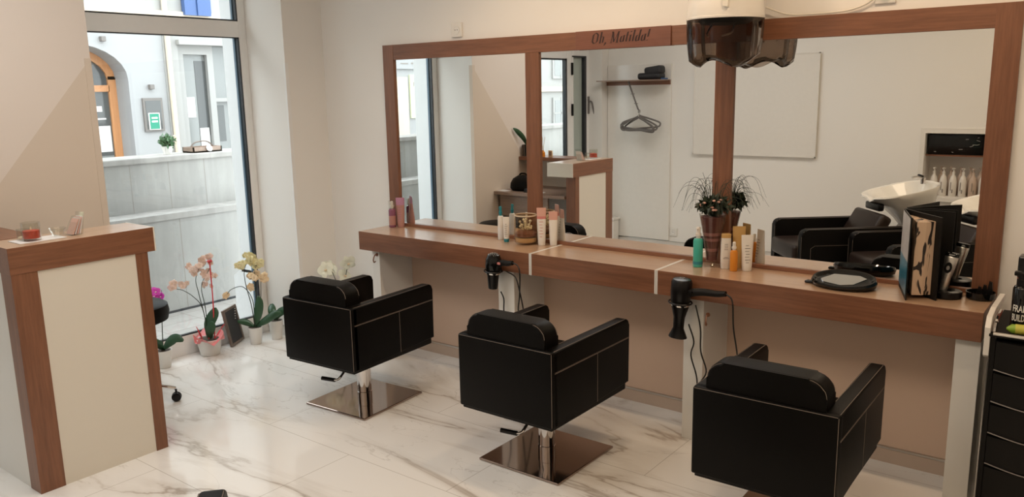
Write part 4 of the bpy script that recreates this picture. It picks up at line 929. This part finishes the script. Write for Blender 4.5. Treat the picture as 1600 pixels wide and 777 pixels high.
def leaf_obj(name, pts, wd, m, parent, up=Vector((0, 0, 1))):
    bm = BM(); leaf_mesh(bm, pts, wd, up=up); o = link(name, bm, m, parent, True)
    md = o.modifiers.new('thickness', 'SOLIDIFY'); md.thickness = .0018; return o
leaf_obj('leaf', [(0, 0, .09), (0, .05, .16), (-.02, .11, .22), (-.035, .15, .25)], .022, 'leaf', o, Vector((.3, 1, .5)))
leaf_obj('leaf', [(0, 0, .09), (.02, 0, .15), (.07, -.01, .17)], .014, 'leaf', o)
o = empty('reed_diffuser', (-.43, -2.19, zs), 0, 'small reed diffuser on the side shelf seen just right of the first mirror post', 'diffuser')
bm = BM(); lathe(bm, [(.018, 0), (.018, .035), (.008, .045), (.008, .055)], n=16); link('flask', bm, 'orange', o, True)
for k in range(5):
    bm = BM(); tube(bm, [(0, 0, .05), (.02*math.cos(k*1.26), .02*math.sin(k*1.26), .17)], .0015, 5, smooth=False); link('reed', bm, 'amber', o)
o = empty('photo_frame', (-.36, -2.20, zs), .2, 'tiny standing picture frame on the side shelf next to the reed diffuser', 'picture frame')
bm = BM(); box(bm, (-.025, -.004, 0), (.025, .004, .055), bev=.002); link('frame', bm, 'petal_peach', o)
bm = BM(); box(bm, (-.016, .0041, .010), (.016, .005, .045)); link('picture', bm, 'greyoak', o)
bm = BM(); tube(bm, [(0, -.004, .03), (0, -.03, .001)], .002, 5, smooth=False); link('strut', bm, 'steel', o)
o = empty('handbag', (-.47, -1.95, .7855), 0, 'rounded black bag on the low desk', 'bag')
bm = BM(); lathe(bm, [(.11, 0), (.128, .02), (.124, .06), (.10, .10), (.05, .128), (.005, .133)], n=28, sy=.7); link('body', bm, 'leather', o, True)
bm = BM(); tube(bm, [(-.05, 0, .10), (-.03, 0, .14), (.03, 0, .14), (.05, 0, .10)], .007, 8); link('handle', bm, 'leather', o, True)
for k, (x, y, a, lb) in enumerate(((-.60, -1.84, .2, 'loose white paper on the desk left of the black bag'), (-.25, -1.86, -.3, 'folded white leaflet on the desk near the counter leg'))):
    o = empty('paper_sheet', (x, y, .7855), a, lb, 'paper'); bm = BM(); box(bm, (-.05, -.04, 0), (.05, .04, .003)); link('sheet', bm, 'paper', o)
o = empty('phone_charger', (-.36, -1.85, .7855), 0, 'black charger plug and looped cord on the desk', 'charger')
bm = BM(); box(bm, (-.02, -.015, 0), (.02, .015, .03), bev=.004); link('plug', bm, 'blk', o)
bm = BM(); tube(bm, [(.02, 0, .02), (.06, 0, .05), (.11, 0, .06), (.13, .01, .02), (.10, .02, .003), (.03, .02, .003), (-.02, .02, .004)], .003, 6); link('cord', bm, 'cord', o, True)

# stool behind the counter
st = empty('rolling_stool', (-.44, -1.565, 0), 0, 'round black rolling stool half hidden behind the reception counter', 'stool')
bm = BM(); lathe(bm, [(.15, .462), (.172, .472), (.180, .515), (.174, .550), (.155, .562), (.01, .565)], n=36); link('seat', bm, 'leather', st, True)
bm = BM(); lathe(bm, [(.024, .10), (.024, .28), (.013, .285), (.013, .462)], n=20); link('gas_column', bm, 'chrome', st, True)
for k in range(5):
    t = .94+k*2*PI/5-.0; c, s = math.cos(t), math.sin(t)
    bm = BM(); tube(bm, [(.01*c, .01*s, .11), (.10*c, .10*s, .095), (.172*c, .172*s, .075)], .013, 8, r1=.009); lg = link('leg', bm, 'chrome', st, True)
    bm = BM()
    for sd in (-1, 1):
        lathe(bm, [(.010, -.008), (.0235, -.006), (.0255, 0), (.0235, .006), (.010, .008)], n=16, mat=TR(.172*c-sd*s*.011, .172*s+sd*c*.011, .0265)@RZ(t)@Matrix.Rotation(PI/2, 4, 'X'))
    tube(bm, [(.172*c, .172*s, .03), (.172*c, .172*s, .07)], .006, 6, smooth=False)
    link('caster', bm, 'blk', lg, True)

# ================================================================== ORCHIDS
def flower_mesh(name, m, r):
    bm = BM()
    for k in range(5):
        a = 2*PI*k/5+PI/2; wd = r*(.55 if k in (1, 4) else .36)
        leaf_mesh(bm, [(r*.05*math.cos(a), 0, r*.05*math.sin(a)), (r*.55*math.cos(a), -r*.15, r*.55*math.sin(a)), (r*math.cos(a), -r*.02, r*math.sin(a))], wd, up=Vector((0, 1, 0)))
    lathe(bm, [(r*.05, -r*.1), (r*.2, 0), (r*.08, r*.12)], (0, -r*.2, -r*.1), 6, mi=1)
    me = bpy.data.meshes.new(name); bm.to_mesh(me); bm.free(); me.materials.append(MT[m]); me.materials.append(MT['petal_peach' if m != 'petal_mag' else 'petal_wht'])
    for p in me.polygons: p.use_smooth = True
    return me
def orchid(x, y, label, potr, poth, potm, leaves, stems, fl, fr, clusters, group='potted orchids on the floor', wrap=False, seed=1):
    rnd = random.Random(seed)
    o = empty('potted_orchid', (x, y, .001), 0, label, 'orchid', group)
    bm = BM(); lathe(bm, [(potr*.72, 0), (potr*.76, .003), (potr, poth), (potr*.93, poth), (potr*.9, poth-.02)], n=28); link('pot', bm, potm, o, True)
    bm = BM(); lathe(bm, [(potr*.92, poth-.02), (potr*.9, poth-.006), (potr*.3, poth-.002)], n=20); link('bark', bm, 'soil', o, True)
    for pts, wd in leaves: leaf_obj('leaf', [(p[0], p[1], p[2]+poth) for p in pts], wd, 'leaf', o, Vector((.6, -.78, .35)))
    for pts in stems:
        bm = BM(); tube(bm, [(p[0], p[1], p[2]+poth) for p in pts], .0032, 6, r1=.0018); link('flower_stem', bm, 'stem', o, True)
    me = [flower_mesh('blossom', f, fr) for f in fl]
    for (cx, cy, cz, sp, n, fi) in clusters:
        for k in range(n):
            q = bpy.data.objects.new('blossom', me[fi]); COL.objects.link(q); q.parent = o
            q.location = (cx+rnd.uniform(-sp, sp), cy+rnd.uniform(-sp, sp), poth+cz+rnd.uniform(-sp, sp)*.8)
            q.rotation_euler = (rnd.uniform(-.5, .4), rnd.uniform(-.5, .5), rnd.uniform(.1, 1.6)); s = rnd.uniform(.8, 1.1); q.scale = (s, s, s)
    return o
po = orchid(-.925, -.850, 'pale pink orchid wrapped in red cellophane in a white pot on the window floor', .078, .105, 'pot',
    [([(0, 0, 0), (.01, .005, .09), (.035, .03, .16), (.035, .04, .20)], .036), ([(0, 0, -.01), (.03, -.01, .04), (.045, .0, .09), (.045, .0, .12)], .030), ([(0, .01, 0), (.02, .0, .03), (.04, -.01, .06)], .022)],
    [[(0, 0, 0), (-.012, -.01, .15), (-.02, -.03, .30), (-.02, -.04, .40), (.0, -.0, .50)], [(0, 0, 0), (-.01, -.02, .20), (-.03, -.06, .28), (-.04, -.13, .34), (-.04, -.20, .36)], [(0, 0, 0), (-.01, .0, .2), (-.03, -.0, .34), (.0, .05, .45)]],
    ['petal_pink'], .021, [(-.01, .02, .51, .035, 11, 0), (-.01, -.025, .46, .045, 13, 0), (0, .03, .42, .035, 9, 0), (-.01, .03, .355, .025, 5, 0), (-.04, -.19, .385, .022, 7, 0), (-.04, -.12, .375, .02, 5, 0)], seed=3)
bm = BM(); nn = 18
for k in range(nn):
    a0, a1 = 2*PI*k/nn, 2*PI*(k+1)/nn
    def rr(a, b): return b*(1+.16*math.sin(2.0*a+2.4)+.05*math.sin(9*a))
    p = [(.05*math.cos(a0), .05*math.sin(a0), .085), (.05*math.cos(a1), .05*math.sin(a1), .085), (rr(a1, .11)*math.cos(a1), rr(a1, .11)*math.sin(a1), .115+.03*math.sin(5*a1)), (rr(a0, .11)*math.cos(a0), rr(a0, .11)*math.sin(a0), .115+.03*math.sin(5*a0))]
    bm.faces.new([bm.verts.new(q) for q in p])
bmesh.ops.remove_doubles(bm, verts=bm.verts[:], dist=.0005)
q = link('cellophane_wrap', bm, 'pinkfoil', po); q.modifiers.new('t', 'SOLIDIFY').thickness = .001
bm = BM(); tube(bm, [(.03, .02, .08), (.035, .03, .35), (.03, .035, .60)], .004, 6)
for s in (-1, 1): lathe(bm, [(.003, -.008), (.012, .004), (.003, .012)], (.03+s*.0, .035+s*.008, .605), 8)
link('red_heart_stick', bm, 'red', po, True)
for a in (0, 1, 2):
    leaf_obj('red_ribbon', [(-.01+.02*a, -.04+.03*a, .10), (-.03+.03*a, -.05+.06*a, .15), (-.04+.05*a, -.06+.07*a, .19)], .010, 'red', po)
orchid(-.868, -.545, 'yellow and peach orchid in a slim white pot in the window corner', .048, .115, 'pot',
    [([(0, 0, 0), (.02, .02, .08), (.03, .03, .16), (.025, .03, .21)], .030), ([(0, 0, 0), (.06, .04, .04), (.13, .08, .09), (.16, .10, .10)], .026), ([(0, 0, 0), (-.05, -.03, .03), (-.09, -.07, .04)], .022)],
    [[(0, 0, 0), (-.005, -.01, .15), (-.02, -.03, .30), (-.03, -.02, .40), (-.01, .03, .48)], [(0, 0, 0), (.01, .02, .2), (0, .03, .35), (0, .05, .42)], [(0, 0, 0), (0, 0, .18), (-.02, -.05, .28), (-.03, -.13, .28), (-.03, -.17, .25)], [(0, .01, 0), (.03, .04, .18), (.02, .06, .3)]],
    ['petal_yel', 'petal_peach'], .024, [(-.01, .01, .46, .035, 12, 0), (.01, .06, .42, .035, 10, 0), (-.03, -.06, .42, .025, 6, 0), (0, .04, .34, .03, 9, 1), (.01, .09, .32, .025, 6, 1), (-.03, -.17, .25, .012, 2, 1), (0, -.01, .27, .015, 2, 1)], seed=5)
orchid(-.845, -.395, 'green-leaved orchid without blooms in the pot nearest the corner', .048, .13, 'pot', [([(0, 0, 0), (.04, 0, .05), (.10, .01, .08), (.14, .01, .06)], .028), ([(0, 0, 0), (-.03, .0, .06), (-.06, .02, .10)], .028)], [[(.02, 0, 0), (.06, .01, .08), (.10, .01, .09), (.105, .01, .05)]], ['petal_wht'], .02, [], seed=8)
orchid(-.93, -1.16, 'magenta orchid half hidden behind the reception counter', .05, .11, 'pot', [([(0, 0, 0), (.04, .03, .05), (.08, .05, .075), (.12, .07, .06)], .030), ([(0, 0, 0), (.03, -.05, .06), (.05, -.10, .07)], .03)], [[(0, 0, 0), (0, .01, .15), (0, .02, .28), (.0, .03, .37)]], ['petal_mag'], .030, [(.0, -.01, .36, .03, 6, 0), (.0, .0, .28, .02, 3, 0)], seed=9)
orchid(-.40, -.17, 'white orchid in the room corner behind the chair nearest the window', .06, .12, 'pot', [([(0, 0, 0), (.04, 0, .08), (.10, .0, .12)], .035), ([(0, 0, 0), (-.05, 0, .07), (-.1, 0, .1)], .035)], [[(0, 0, 0), (-.03, 0, .2), (-.09, 0, .33), (-.13, 0, .37)], [(0, 0, 0), (.03, 0, .2), (.03, 0, .3), (.06, 0, .41)]], ['petal_wht'], .055, [(-.13, 0, .36, .022, 3, 0), (.06, 0, .42, .006, 1, 0), (.03, 0, .335, .008, 1, 0)], seed=4)
# chalkboard easel frame
fb = empty('chalkboard', (-.975, -.615, .0), 0, 'small black chalkboard in a grey wooden frame leaning beside the yellow orchid', 'chalkboard')
m = RZ(PI/2+.55)@Matrix.Rotation(-.18, 4, 'X')
m = TR(.0, 0, .004)@m@Matrix.Scale(1.1, 4)
bm = BM()
for a, b in (((-.085, -.008, 0), (-.070, .008, .225)), ((.070, -.008, 0), (.085, .008, .225)), ((-.070, -.008, 0), (.070, .008, .015)), ((-.070, -.008, .210), (.070, .008, .225))): box(bm, a, b, bev=.002, mat=m)
link('frame', bm, 'greyframe', fb)
bm = BM(); box(bm, (-.07, -.003, .015), (.07, .003, .210), mat=m); link('board', bm, 'chalk', fb)
bm = BM(); tube(bm, [m@Vector((0, .008, .15)), m@Vector((0, .06, .01))], .003, 6, smooth=False); link('strut', bm, 'steel', fb)
bm = BM()
for i in range(5): lathe(bm, [(.002, 0), (.005, .003), (.002, .006)], tuple(m@Vector((.055-.006*i, -.010, .20-.014*i))), 6)
link('chalk_flowers', bm, 'paper', fb)

# ================================================================== COAT RACK (rear wall, seen in the mirror)
cr = empty('coat_rack', (-.43, YB, 0), 0, 'tall white wall panel in the rear corner with a brown hat shelf', 'coat rack')
def cp(name, bm, m, sm=False, par=None):
    q = link(name, bm, m, par or cr, sm); q.matrix_parent_inverse = (par or cr).matrix_basis.inverted(); return q
bm = BM(); box(bm, (X2+.004, YB+.0005, .08), (-.068, YB+.022, 1.86), bev=.002); cp('panel', bm, 'whitegloss')
bm = BM(); box(bm, (X2+.004, YB+.022, 1.655), (-.07, YB+.042, 1.695)); cp('shelf_rail', bm, 'oakx')
bm = BM(); box(bm, (X2+.004, YB+.022, 1.695), (-.07, YB+.25, 1.706), bev=.001); cp('shelf', bm, 'greyoak')
bm = BM(); tube(bm, [(-.47, YB+.16, 1.69), (-.36, YB+.16, 1.42)], .009, 8, smooth=False)
for t in (.45, .8): tube(bm, [(-.47+.11*t-.022, YB+.16, 1.69-.27*t), (-.47+.11*t+.022, YB+.16, 1.69-.27*t)], .003, 6, smooth=False)
tube(bm, [(-.36, YB+.16, 1.42), (-.345, YB+.16, 1.40), (-.355, YB+.16, 1.385)], .006, 6); cp('hanging_rod', bm, 'greyplastic', True)
bags = empty('folded_bag', (-.20, YB+.14, 1.7065), 0, 'folded black nylon bag lying on the hat shelf', 'bag')
bm = BM(); box(bm, (-.15, -.07, 0), (.10, .07, .065), bev=.025, seg=3); box(bm, (-.07, -.06, .045), (.115, .06, .125), bev=.025, seg=3, mat=Matrix.Rotation(-.12, 4, 'Y')); link('bundle', bm, 'bag', bags, True)
bm = BM(); tube(bm, [(-.12, -.062, .02), (-.05, -.064, .055), (.03, -.062, .06), (.08, -.06, .04)], .004, 6); link('zip', bm, 'greyplastic', bags)
o = setp(link('blue_cloth', box(BM(), (-.09, YB+.08, 1.7065), (-.072, YB+.20, 1.72), bev=.003), 'bluefab'), 'scrap of blue cloth beside the folded black bag on the hat shelf', 'cloth')
def hanger(first=None):
    o = empty('coat_hanger', (0, 0, 0), 0, '', 'hanger', 'grey hangers on the coat rod')
    bm = BM(); tube(bm, [(-.21, 0, -.125), (-.20, 0, -.095), (-.10, 0, -.05), (-.02, 0, -.02), (0, 0, -.012), (.02, 0, -.02), (.10, 0, -.05), (.20, 0, -.095), (.21, 0, -.125), (.17, 0, -.142), (0, 0, -.140), (-.17, 0, -.142), (-.21, 0, -.125)], .009, 8); link('hanger_frame', bm, 'greyplastic', o, True)
    bm = BM(); tube(bm, [(0, 0, -.015), (0, 0, .02), (.015, 0, .035), (.0, 0, .05), (-.015, 0, .04)], .003, 6); link('hook', bm, 'steel', o, True)
    return o
h0 = hanger()
for k in range(4):
    h_ = h0 if k == 0 else copy_tree(h0)
    h_.location = (-.352+.003*k, YB+.16+.010*k-.015, 1.365-.006*k); h_.rotation_euler = (0, (-.10, .03, .12, -.02)[k], (-.12, .05, .2, .35)[k])
    h_['label'] = 'grey plastic coat hanger in the bunch hanging from the slanted rod under the hat shelf'
wb = empty('white_bin', (-.70, YB+.10, 0), 0, 'slim white bin with a lid in the rear corner', 'bin')
bm = BM(); box(bm, (-.06, -.06, 0), (.06, .06, .26), bev=.01); link('bin_body', bm, 'whitegloss', wb); bm = BM(); box(bm, (-.07, -.07, .26), (.07, .07, .285), bev=.006); link('lid', bm, 'whitegloss', wb)
# white board on rear wall
bd = empty('white_board', (.785, YB, 1.44), 0, 'large blank white panel hung on the rear wall', 'board')
bm = BM(); box(bm, (-.60, .0005, -.458), (.585, .030, .462), bev=.002); link('panel', bm, 'whitegloss', bd)
bm = BM()
for a, b in (((-.605, .026, -.463), (-.595, .034, .467)), ((.58, .026, -.463), (.59, .034, .467)), ((-.605, .026, -.463), (.59, .034, -.453)), ((-.605, .026, .457), (.59, .034, .467))): box(bm, a, b)
link('edge_frame', bm, 'whitegloss', bd)
# niche contents
o = empty('storage_box', (2.66, YB-.13, 1.037), 0, 'glossy black box with pale scribbles on the upper shelf of the niche', 'box')
bm = BM(); box(bm, (-.385, -.09, 0), (.385, .09, .165), bev=.004); link('box', bm, 'blkgloss', o)
bm = BM(); rnd = random.Random(2)
for k in range(20):
    x = rnd.uniform(-.36, .3); z = rnd.uniform(.02, .14); a = rnd.uniform(-1, 1); L = rnd.uniform(.01, .03)
    tube(bm, [(x, .0905, z), (x+L*.5, .0905, z+.01*a), (x+L*math.cos(a), .0905, z+L*math.sin(a))], .0012, 4)
link('scribble', bm, 'wtext', o)
def pump_bottle():
    o = empty('pump_bottle', (0, 0, 0), 0, '', 'bottle', 'white pump bottles in the rear wall niche')
    bm = BM(); lathe(bm, [(.027, 0), (.030, .004), (.030, .125), (.022, .16), (.011, .178), (.011, .19)], n=20); link('body', bm, 'bwhite', o, True)
    bm = BM(); lathe(bm, [(.012, .19), (.012, .205), (.005, .206), (.005, .225), (.012, .227), (.012, .236)], n=14); box(bm, (-.005, 0, .228), (.005, .035, .236), bev=.002); link('pump', bm, 'bwhite', o, True)
    bm = BM(); box(bm, (-.008, .0302, .05), (-.002, .0312, .12)); box(bm, (.004, .0302, .03), (.012, .0312, .06)); link('label_print', bm, 'greytxt', o)
    return o
pb = pump_bottle(); k = 0
lbs = ['leftmost white pump bottle in the front row of the niche', 'white pump bottle second from the left in the niche front row', 'white pump bottle third from the left in the niche front row', 'white pump bottle fourth from the left in the niche front row', 'beige pump bottle with a dark label in the niche front row', 'white pump bottle at the right of the niche front row beside the mirror frame']
mtan = plain('beige_bottle', (0.52, 0.40, 0.32), 0.3)
for i in range(6):
    c = pb if i == 0 else copy_tree(pb)
    c.location = (2.335+.0725*i, YB-.065, NZ0+.0005); c['label'] = lbs[i]; c.rotation_euler.z = random.uniform(-.3, .3)
    if i == 4:
        for q in c.children:
            if q.name.startswith(('body', 'pump')): q.data = q.data.copy(); q.data.materials[0] = mtan
for i in range(5):
    c = copy_tree(pb); c.location = (2.372+.0725*i, YB-.165, NZ0+.0005); c['label'] = 'pump bottle standing in the back row of the niche behind the white ones'; c['group'] = 'back row pump bottles in the niche'
    for q in c.children:
        if q.name.startswith(('body', 'pump')): q.data = q.data.copy(); q.data.materials[0] = mtan

# ================================================================== BACKWASH UNITS
def backwash():
    """local +X towards the basin, seat faces -X, origin mid of the arm tips on the floor"""
    o = empty('backwash_chair', (0, 0, 0), 0, '', 'washing chair', 'backwash chairs with ceramic basins')
    hw = .29
    for s in (-1, 1):
        y0, y1 = (s*hw-.055, s*hw+.015) if s > 0 else (s*hw-.015, s*hw+.055)
        P = rrect(-.012, .13, .80, .562, .045, (.03, .02, .02, 1), 6)
        bm = BM(); prism(bm, P, 'Y', y0, y1, bev=.010, seg=3); a = link('arm', bm, 'leather', o, True)
        b = BM()
        for yy in (y0+.003, y1-.003): tube(b, [(.0, yy, .545), (.035, yy, .5625), (.78, yy, .5625)], .0011, 4, smooth=False); tube(b, [(-.0125, yy, .51), (-.0125, yy, .17)], .0011, 4, smooth=False)
        ys = s*(hw+.0155); tube(b, [(.06, ys, .42), (.09, ys, .44), (.75, ys, .44)], .0011, 4, smooth=False); tube(b, [(.06, ys, .42), (.06, ys, .18)], .0011, 4, smooth=False)
        link('stitching', b, 'thread', a)
    bm = BM(); box(bm, (-.045, -.232, .30), (.56, .232, .43), bev=.03, seg=4); link('seat', bm, 'brownleather', o, True)
    bm = BM(); box(bm, (.03, -.235, .13), (.78, .235, .30), bev=.006); link('frame', bm, 'blkmatte', o)
    m = TR(.55, 0, .40)@Matrix.Rotation(.52, 4, 'Y')
    bm = BM(); box(bm, (-.05, -.228, 0), (.05, .228, .27), bev=.03, seg=4, mat=m); link('backrest', bm, 'brownleather', o, True)
    bm = BM()
    for x in (.08, .70):
        for y in (-.25, .25): lathe(bm, [(.018, 0), (.018, .13)], (x, y, 0), 12)
    link('feet', bm, 'chrome', o, True)
    bm = BM(); loft(bm, [superring(.98, 0, z, a, b, 3, 28) for z, a, b in ((0, .15, .16), (.3, .14, .15), (.50, .09, .10), (.54, .07, .08))]); link('pedestal', bm, 'whitegloss', o, True)
    # ceramic basin: tilted shell
    rings = []
    for cx, z, a, b, tl in ((.98, .52, .07, .08, 0), (.97, .59, .11, .12, .05), (.95, .68, .17, .18, .12), (.90, .765, .235, .225, .18), (.88, .805, .268, .24, .20), (.88, .815, .265, .238, .20), (.89, .812, .240, .214, .20), (.91, .765, .20, .18, .14), (.95, .70, .14, .13, .06), (.96, .685, .05, .05, 0)):
        rings.append(superring(cx, 0, z, a, b, 2.7, 40, tl))
    # neck notch on the seat side
    for k in (4, 5, 6):
        rings[k] = [(x+(.03 if abs(y) < .07 and x < .70 else 0), y, z-(.035*math.exp(-(y/.06)**2) if x < .70 else 0)) for x, y, z in rings[k]]
    bm = BM(); loft(bm, rings); b = link('basin', bm, 'ceramic', o, True)
    bm = BM(); lathe(bm, [(.02, .82), (.02, .865), (.014, .87)], (1.06, .0, .03), 14); tube(bm, [(1.06, 0, .89), (1.01, 0, .905), (.97, .0, .90)], .010, 8); link('mixer_tap', bm, 'chrome', b, True)
    bm = BM(); tube(bm, [(1.06, 0, .905), (1.04, -.03, .915), (1.08, -.11, .90)], .009, 8); link('tap_lever', bm, 'blkgloss', b, True)
    bm = BM(); box(bm, (.66, -.11, .655), (.71, .11, .715), bev=.015, seg=3); link('neck_rest', bm, 'blk', o, True)
    return o
bw = backwash(); ang = math.atan2(-.65, .76)
bw.location = (1.5625, -2.68, 0); bw.rotation_euler.z = ang; bw['label'] = 'black backwash chair with white basin, farther one, near the blank white panel'
b2 = copy_tree(bw); b2.location = (2.257, -2.353, 0); b2['label'] = 'black backwash chair with white basin, the nearer one, mostly hidden behind the swatch book'

# ================================================================== TROLLEY
tx0, tx1, ty0, ty1 = 3.350, 3.70, -.50, -.14
tr = empty('salon_trolley', ((tx0+tx1)/2, (ty0+ty1)/2, 0), 0, 'tall black drawer trolley with white side rails at the right end of the counter', 'trolley')
def tp(name, bm, m, sm=False, par=None):
    q = link(name, bm, m, par or tr, sm); q.matrix_parent_inverse = tr.matrix_basis.inverted() if par is None else Matrix.Identity(4); return q
bm = BM(); box(bm, (tx0, ty0+.012, .06), (tx0+.018, ty1, .775), bev=.002); box(bm, (tx1-.018, ty0+.012, .06), (tx1, ty1, .775), bev=.002); box(bm, (tx0, ty0+.012, .06), (tx1, ty1, .085)); box(bm, (tx0, ty1-.015, .06), (tx1, ty1, .775)); tp('cabinet', bm, 'blkmatte')
bm = BM(); box(bm, (tx0-.004, ty0-.004, .770), (tx1+.004, ty1+.004, .782), bev=.003); tp('top_tray', bm, 'blkmatte')
bm = BM(); tube(bm, [(tx0+.01, ty0-.008, .784), (tx1-.01, ty0-.008, .784)], .006, 8, smooth=False); tp('front_trim', bm, 'steel', True)
for s, xx in ((0, tx0-.012), (1, tx1)):
    P = [(ty0+.02, .69), (ty0+.005, .70), (ty0-.004, .80), (ty0+.02, .835), (ty0+.10, .850), (ty1-.04, .852), (ty1, .842), (ty1, .826), (ty1-.04, .832), (ty0+.11, .830), (ty0+.045, .815), (ty0+.02, .79), (ty0+.025, .70)]
    bm = BM(); prism(bm, P, 'X', xx-(.006 if s == 0 else 0), xx+.012+(.006 if s else 0), bev=.002); tp('side_rail', bm, 'whitegloss')
bm = BM(); tube(bm, [(tx0+.004, ty0+.03, .72), (tx0+.006, ty0+.035, .79), (tx0+.006, ty0+.08, .815), (tx0+.006, ty0+.16, .825)], .008, 8); tp('chrome_bow', bm, 'chrome', True)
bm = BM(); tube(bm, [(tx0-.001, ty0+.008, .08), (tx0-.001, ty0+.008, .69)], .003, 6, smooth=False); tp('corner_trim', bm, 'steel')
for k in range(5):
    z1_ = .755-k*.115; z0_ = z1_-.105
    if k == 4: z0_ = .14
    bm = BM(); n = 12; P = [(tx0+.02+(tx1-tx0-.04)*i/n, ty0-.022*math.sin(PI*i/n)) for i in range(n+1)]
    prism(bm, P+[(tx1-.02, ty0+.03), (tx0+.02, ty0+.03)], 'Z', z0_, z1_); d = tp('drawer', bm, 'blkmatte')
    bm = BM(); tube(bm, [(p[0], p[1]-.003, z0_+.005-.012*math.sin(PI*i/n)) for i, p in enumerate(P)], .0025, 5, smooth=False); lp = link('drawer_lip', bm, 'greyplastic', d); 
bm = BM(); box(bm, (tx0+.02, ty0-.004, .10), (tx1-.02, ty0+.02, .128), bev=.003); tp('bottom_rail', bm, 'steel')
for x in (tx0+.03, tx1-.03):
    for y in (ty0+.04, ty1-.04):
        bm = BM(); lathe(bm, [(.010, -.010), (.026, -.008), (.026, .008), (.010, .010)], n=16, mat=TR(x, y, .027)@Matrix.Rotation(PI/2, 4, 'X')); tube(bm, [(x, y, .03), (x, y, .062)], .006, 6, smooth=False); tp('caster', bm, 'blk', True)
tt = .7825
o = empty('spray_can', (3.424, -.40, tt), 0, 'black pump bottle lettered in white at the front of the trolley top', 'bottle')
bm = BM(); lathe(bm, [(.030, 0), (.031, .004), (.031, .145), (.026, .155), (.020, .158)], n=24); link('body', bm, 'blkgloss', o, True)
bm = BM(); lathe(bm, [(.022, .158), (.022, .178), (.018, .180), (.018, .20), (.012, .205)], n=20); box(bm, (-.03, -.012, .19), (.012, .012, .205), bev=.003); link('spray_head', bm, 'blk', o, True)
def txt_obj(s, size, parent, mat, loc, rot, wrap_r=None, xs=1.0):
    cu = bpy.data.curves.new('t', 'FONT'); cu.body = s; cu.size = size; cu.align_x = 'CENTER'; cu.extrude = .0002; cu.offset = size*.012
    t = bpy.data.objects.new('t', cu); COL.objects.link(t); bpy.context.view_layer.update()
    me = bpy.data.meshes.new_from_object(t.evaluated_get(bpy.context.evaluated_depsgraph_get())); bpy.data.objects.remove(t)
    for v in me.vertices:
        v.co.x *= xs
        if wrap_r:
            a = v.co.x/wrap_r; zz = v.co.z; v.co.x = math.sin(a)*(wrap_r+zz); v.co.z = math.cos(a)*(wrap_r+zz)
    me.materials.clear(); me.materials.append(MT[mat]); q = bpy.data.objects.new('lettering', me); COL.objects.link(q); q.parent = parent; q.location = loc; q.rotation_euler = rot; return q
txt_obj('FRAME', .034, o, 'wtext', (0, 0, .068), (PI/2, 0, .08), .0316, .55)
txt_obj('BUILDER', .034, o, 'wtext', (0, 0, .036), (PI/2, 0, .08), .0316, .45)
o = empty('cream_tube', (3.462, -.462, tt), .15, 'lime green tube with a yellow label lying on the trolley', 'tube')
bm = BM(); lathe(bm, [(.004, -.07), (.016, -.055), (.017, .045), (.010, .05), (.010, .07)], n=20, mat=TR(0, 0, .0172)@Matrix.Rotation(PI/2, 4, 'Y')); link('body', bm, 'lime', o, True)
bm = BM(); lathe(bm, [(.0174, -.045), (.0174, .03)], n=20, mat=TR(0, 0, .0172)@Matrix.Rotation(PI/2, 4, 'Y'), cap=False); link('label_band', bm, 'yelgrn', o, True)
o = empty('bottle', (3.428, -.22, tt), 0, 'tall black bottle with a dark red label at the back of the trolley top', 'bottle')
bm = BM(); box(bm, (-.04, -.03, 0), (.04, .03, .19), bev=.006); link('body', bm, 'redlbl', o); bm = BM(); box(bm, (-.041, -.031, .15), (.041, .031, .23), bev=.006); link('cap', bm, 'blkgloss', o)
bm = BM(); box(bm, (-.03, -.0312, .10), (.03, -.0302, .125)); link('label_print', bm, 'petal_peach', o)

# door lettering: readable from the street
def door_text(s, z, size): 
    q = txt_obj(s, size, door, 'wtext', (XD-.0048, -3.575, z), (PI/2, 0, -PI/2), None, .8); return q
door_text('Matilda', 1.62, .055)
for z in (1.42, 1.39, 1.25, 1.22, 1.19, 1.16, 1.13, 1.02, .95):
    bm = BM(); L = .055 if z not in (1.39, 1.02) else .03; box(bm, (XD-.0055, -3.575-L, z), (XD-.0045, -3.575+L, z+.010)); link('hours_line', bm, 'wtext', door)
